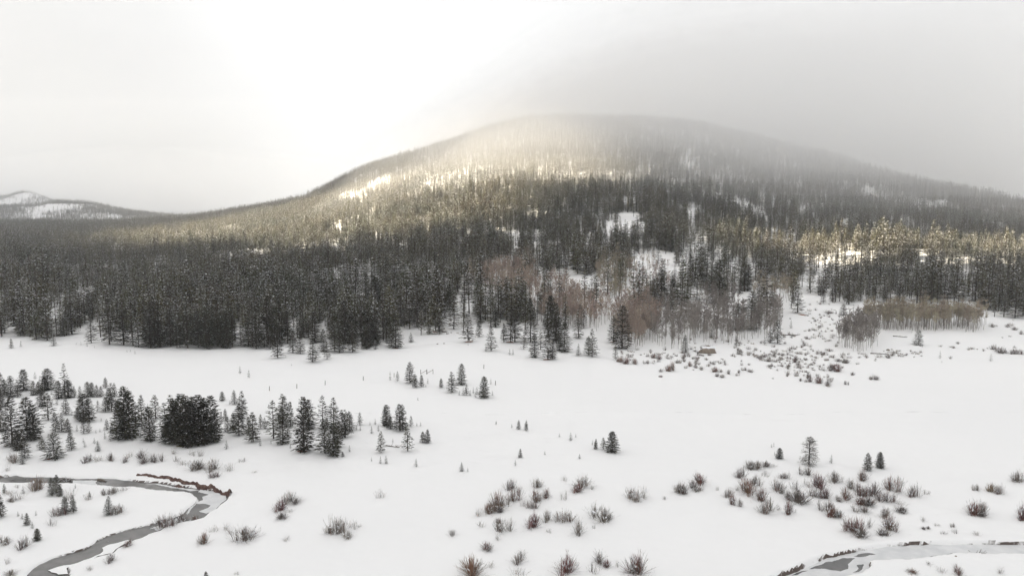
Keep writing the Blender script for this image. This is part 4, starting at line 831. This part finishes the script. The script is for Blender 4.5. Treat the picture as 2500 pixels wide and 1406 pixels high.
# ------------------------------------------------------------------ unseen cloud deck added overhead, shaped to shade all but two sunlit slope bands
def cD(c, D): return ((c - 1250) / F * D * .995, D)
gaps = [[cD(*q) for q in [(260,900),(350,810),(500,775),(700,740),(900,690),(1050,705),(1200,750),(1300,820),(1400,900),(1500,980),(1580,1070),(1600,1120),(1500,1150),(1400,1180),(1200,1230),(1040,1330),(900,1480),(740,1750),(560,1600),(420,1400),(300,1200)]],
        [cD(*q) for q in [(1740,640),(1790,700),(1900,730),(2100,735),(2400,735)]] + [(1500, 740), (1500, 535)] + [cD(*q) for q in [(2400,535),(2100,545),(1900,560),(1790,585)]],
        ]
ZC = 1500.0
gx = np.arange(-3900, 3301, 26.0); gy = np.arange(-1200, 4901, 26.0); GX, GY = np.meshgrid(gx, gy)
D_ = np.minimum(np.minimum(GX + 3850, 3250 - GX), np.minimum(GY + 1150, 4850 - GY))
for gp in gaps:
    gp = np.array(gp); m_ = (GX > gp[:, 0].min() - 400) & (GX < gp[:, 0].max() + 400) & (GY > gp[:, 1].min() - 400) & (GY < gp[:, 1].max() + 400)
    D_[m_] = np.minimum(D_[m_], sdist(gp, GX[m_], GY[m_]))
D_ = D_ + 34 * fbm(GX / 120, GY / 120, 4)
TH_ = np.clip(D_ * .9, 0, 45) * (1 + .5 * fbm(GX / 70 + 9, GY / 70, 3))
zg = hbase(GX, GY); off = (ZC - zg) / SUN.z
CX = GX + SUN.x * off; CY = GY + SUN.y * off
ins = D_ > 0
top_z = ZC + TH_; bot_z = ZC - TH_ * .8
nr, nc = GX.shape; Fg = grid_faces(nr, nc); cellin = ins.ravel()[Fg].any(1); Fk = Fg[cellin]
Vt = np.stack([CX.ravel(), CY.ravel(), top_z.ravel() + .5], 1); Vb = np.stack([CX.ravel(), CY.ravel(), bot_z.ravel() - .5], 1)
NV = len(Vt); Fb = Fk[:, ::-1] + NV
ed = {}
for f in Fk:
    for i in range(4):
        a, b = int(f[i]), int(f[(i + 1) % 4])
        if (b, a) in ed: del ed[(b, a)]
        else: ed[(a, b)] = 1
Fs = np.array([(b, a, a + NV, b + NV) for a, b in ed])
Vc = np.concatenate([Vt, Vb]); Fc_ = np.concatenate([Fk, Fb, Fs]); used = np.unique(Fc_); rm = np.zeros(len(Vc), int); rm[used] = np.arange(len(used))
M_SHADE_CLOUD = bpy.data.materials.new('cloud'); M_SHADE_CLOUD.use_nodes = True; t = M_SHADE_CLOUD.node_tree; t.nodes.remove(t.nodes['Principled BSDF'])
tr = nn('ShaderNodeBsdfTranslucent', t); tr.inputs[0].default_value = (0.43, 0.454, 0.508, 1); t.links.new(tr.outputs[0], t.nodes['Material Output'].inputs[0])
link('cloud', mesh_np('cloud', Vc[used], rm[Fc_], [M_SHADE_CLOUD]), kind='stuff', label='unseen cloud sheet above the frame, shaped to shade the valley', category='cloud')

# ------------------------------------------------------------------ air: light haze everywhere, and the mist that swallows the summit
def vol_mat(name, dens, col=(1, 1, 1), g=0.42):
    m = bpy.data.materials.new(name); m.use_nodes = True; t = m.node_tree; t.nodes.remove(t.nodes['Principled BSDF'])
    pv = nn('ShaderNodeVolumePrincipled', t); pv.inputs['Color'].default_value = (*col, 1); pv.inputs['Density'].default_value = dens; pv.inputs['Anisotropy'].default_value = g
    t.links.new(pv.outputs[0], t.nodes['Material Output'].inputs['Volume']); return m
bm_v = [(-3600, -950, -8), (3000, -950, -8), (3000, 4700, -8), (-3600, 4700, -8)]; zt = 740
me = bpy.data.meshes.new('haze'); me.from_pydata(bm_v + [(a, b, zt) for a, b, c in bm_v], [], [(3, 2, 1, 0), (4, 5, 6, 7), (0, 1, 5, 4), (1, 2, 6, 5), (2, 3, 7, 6), (3, 0, 4, 7)]); me.materials.append(vol_mat('haze_air', 1.4e-4, (.97, .98, 1), 0.8))
link('haze', me, kind='stuff')
def mist(cx, cy_, cz, rx, ry, rz_, dens, nm):
    # a bank of mist: flat base at cz, rounded plan, domed top that thins towards its ragged edge
    n_ = 72; V = []; Fm = []; prof = [(1.0, 0), (.985, .07), (.95, .22), (.87, .42), (.74, .62), (.55, .80), (.33, .92), (.13, .99)]
    for k_, (q, h) in enumerate(prof):
        for i in range(n_):
            a = 2 * math.pi * i / n_; ca, sa = math.cos(a), math.sin(a); m_ = (abs(ca) ** 3 + abs(sa) ** 3) ** (-1 / 3)
            w_ = 1 + .2 * float(fbm(np.array([ca * 2.1 + cx]), np.array([sa * 2.1 + k_ * .35]), 3)[0])
            V.append((cx + ca * m_ * q * rx * w_, cy_ + sa * m_ * q * ry * w_, cz + rz_ * h * (1 + (.12 * float(fbm(np.array([ca * 3 + cx]), np.array([sa * 3 + 5]), 2)[0]) if h else 0))))
    for k_ in range(len(prof) - 1):
        for i in range(n_): j = (i + 1) % n_; Fm.append((k_ * n_ + i, k_ * n_ + j, (k_ + 1) * n_ + j, (k_ + 1) * n_ + i))
    Fm.append(tuple(range(n_ - 1, -1, -1))); Fm.append(tuple((len(prof) - 1) * n_ + i for i in range(n_)))
    me = bpy.data.meshes.new(nm); me.from_pydata(V, [], Fm); me.materials.append(vol_mat(nm, dens))
    link(nm, me, kind='stuff', label='snow mist hiding the mountain summit' if nm[0] == 's' else 'thin mist round the distant hills', category='mist')
mist(1330, 1850, 6, 1700, 1270, 680, 2.0e-4, 'summit_mist')
mist(1290, 1860, 24, 1620, 1250, 620, 2.2e-4, 'summit_mist')
mist(1210, 1870, 40, 1520, 1220, 570, 1.7e-4, 'summit_mist')
mist(1150, 1870, 56, 1430, 1190, 510, 2.0e-4, 'summit_mist')
mist(980, 1850, 72, 1230, 1130, 460, 5.4e-4, 'summit_mist')
mist(830, 1830, 92, 1060, 1030, 400, 5.8e-4, 'summit_mist')
mist(660, 1850, 112, 850, 960, 350, 6.6e-4, 'summit_mist')
mist(540, 1850, 150, 700, 860, 300, 5.6e-4, 'summit_mist')
mist(-1900, 4000, 20, 1600, 560, 380, 3e-4, 'hill_mist')
finish_labels()
for o in bpy.data.objects:
    if 'label' in o and (len(o['label'].replace('-', ' ').split()) > 15): print('LONG', o['label'])
print('COUNTS', cnt, 'forest', len(x_b), len(x_c), 'aspens', len(ap))
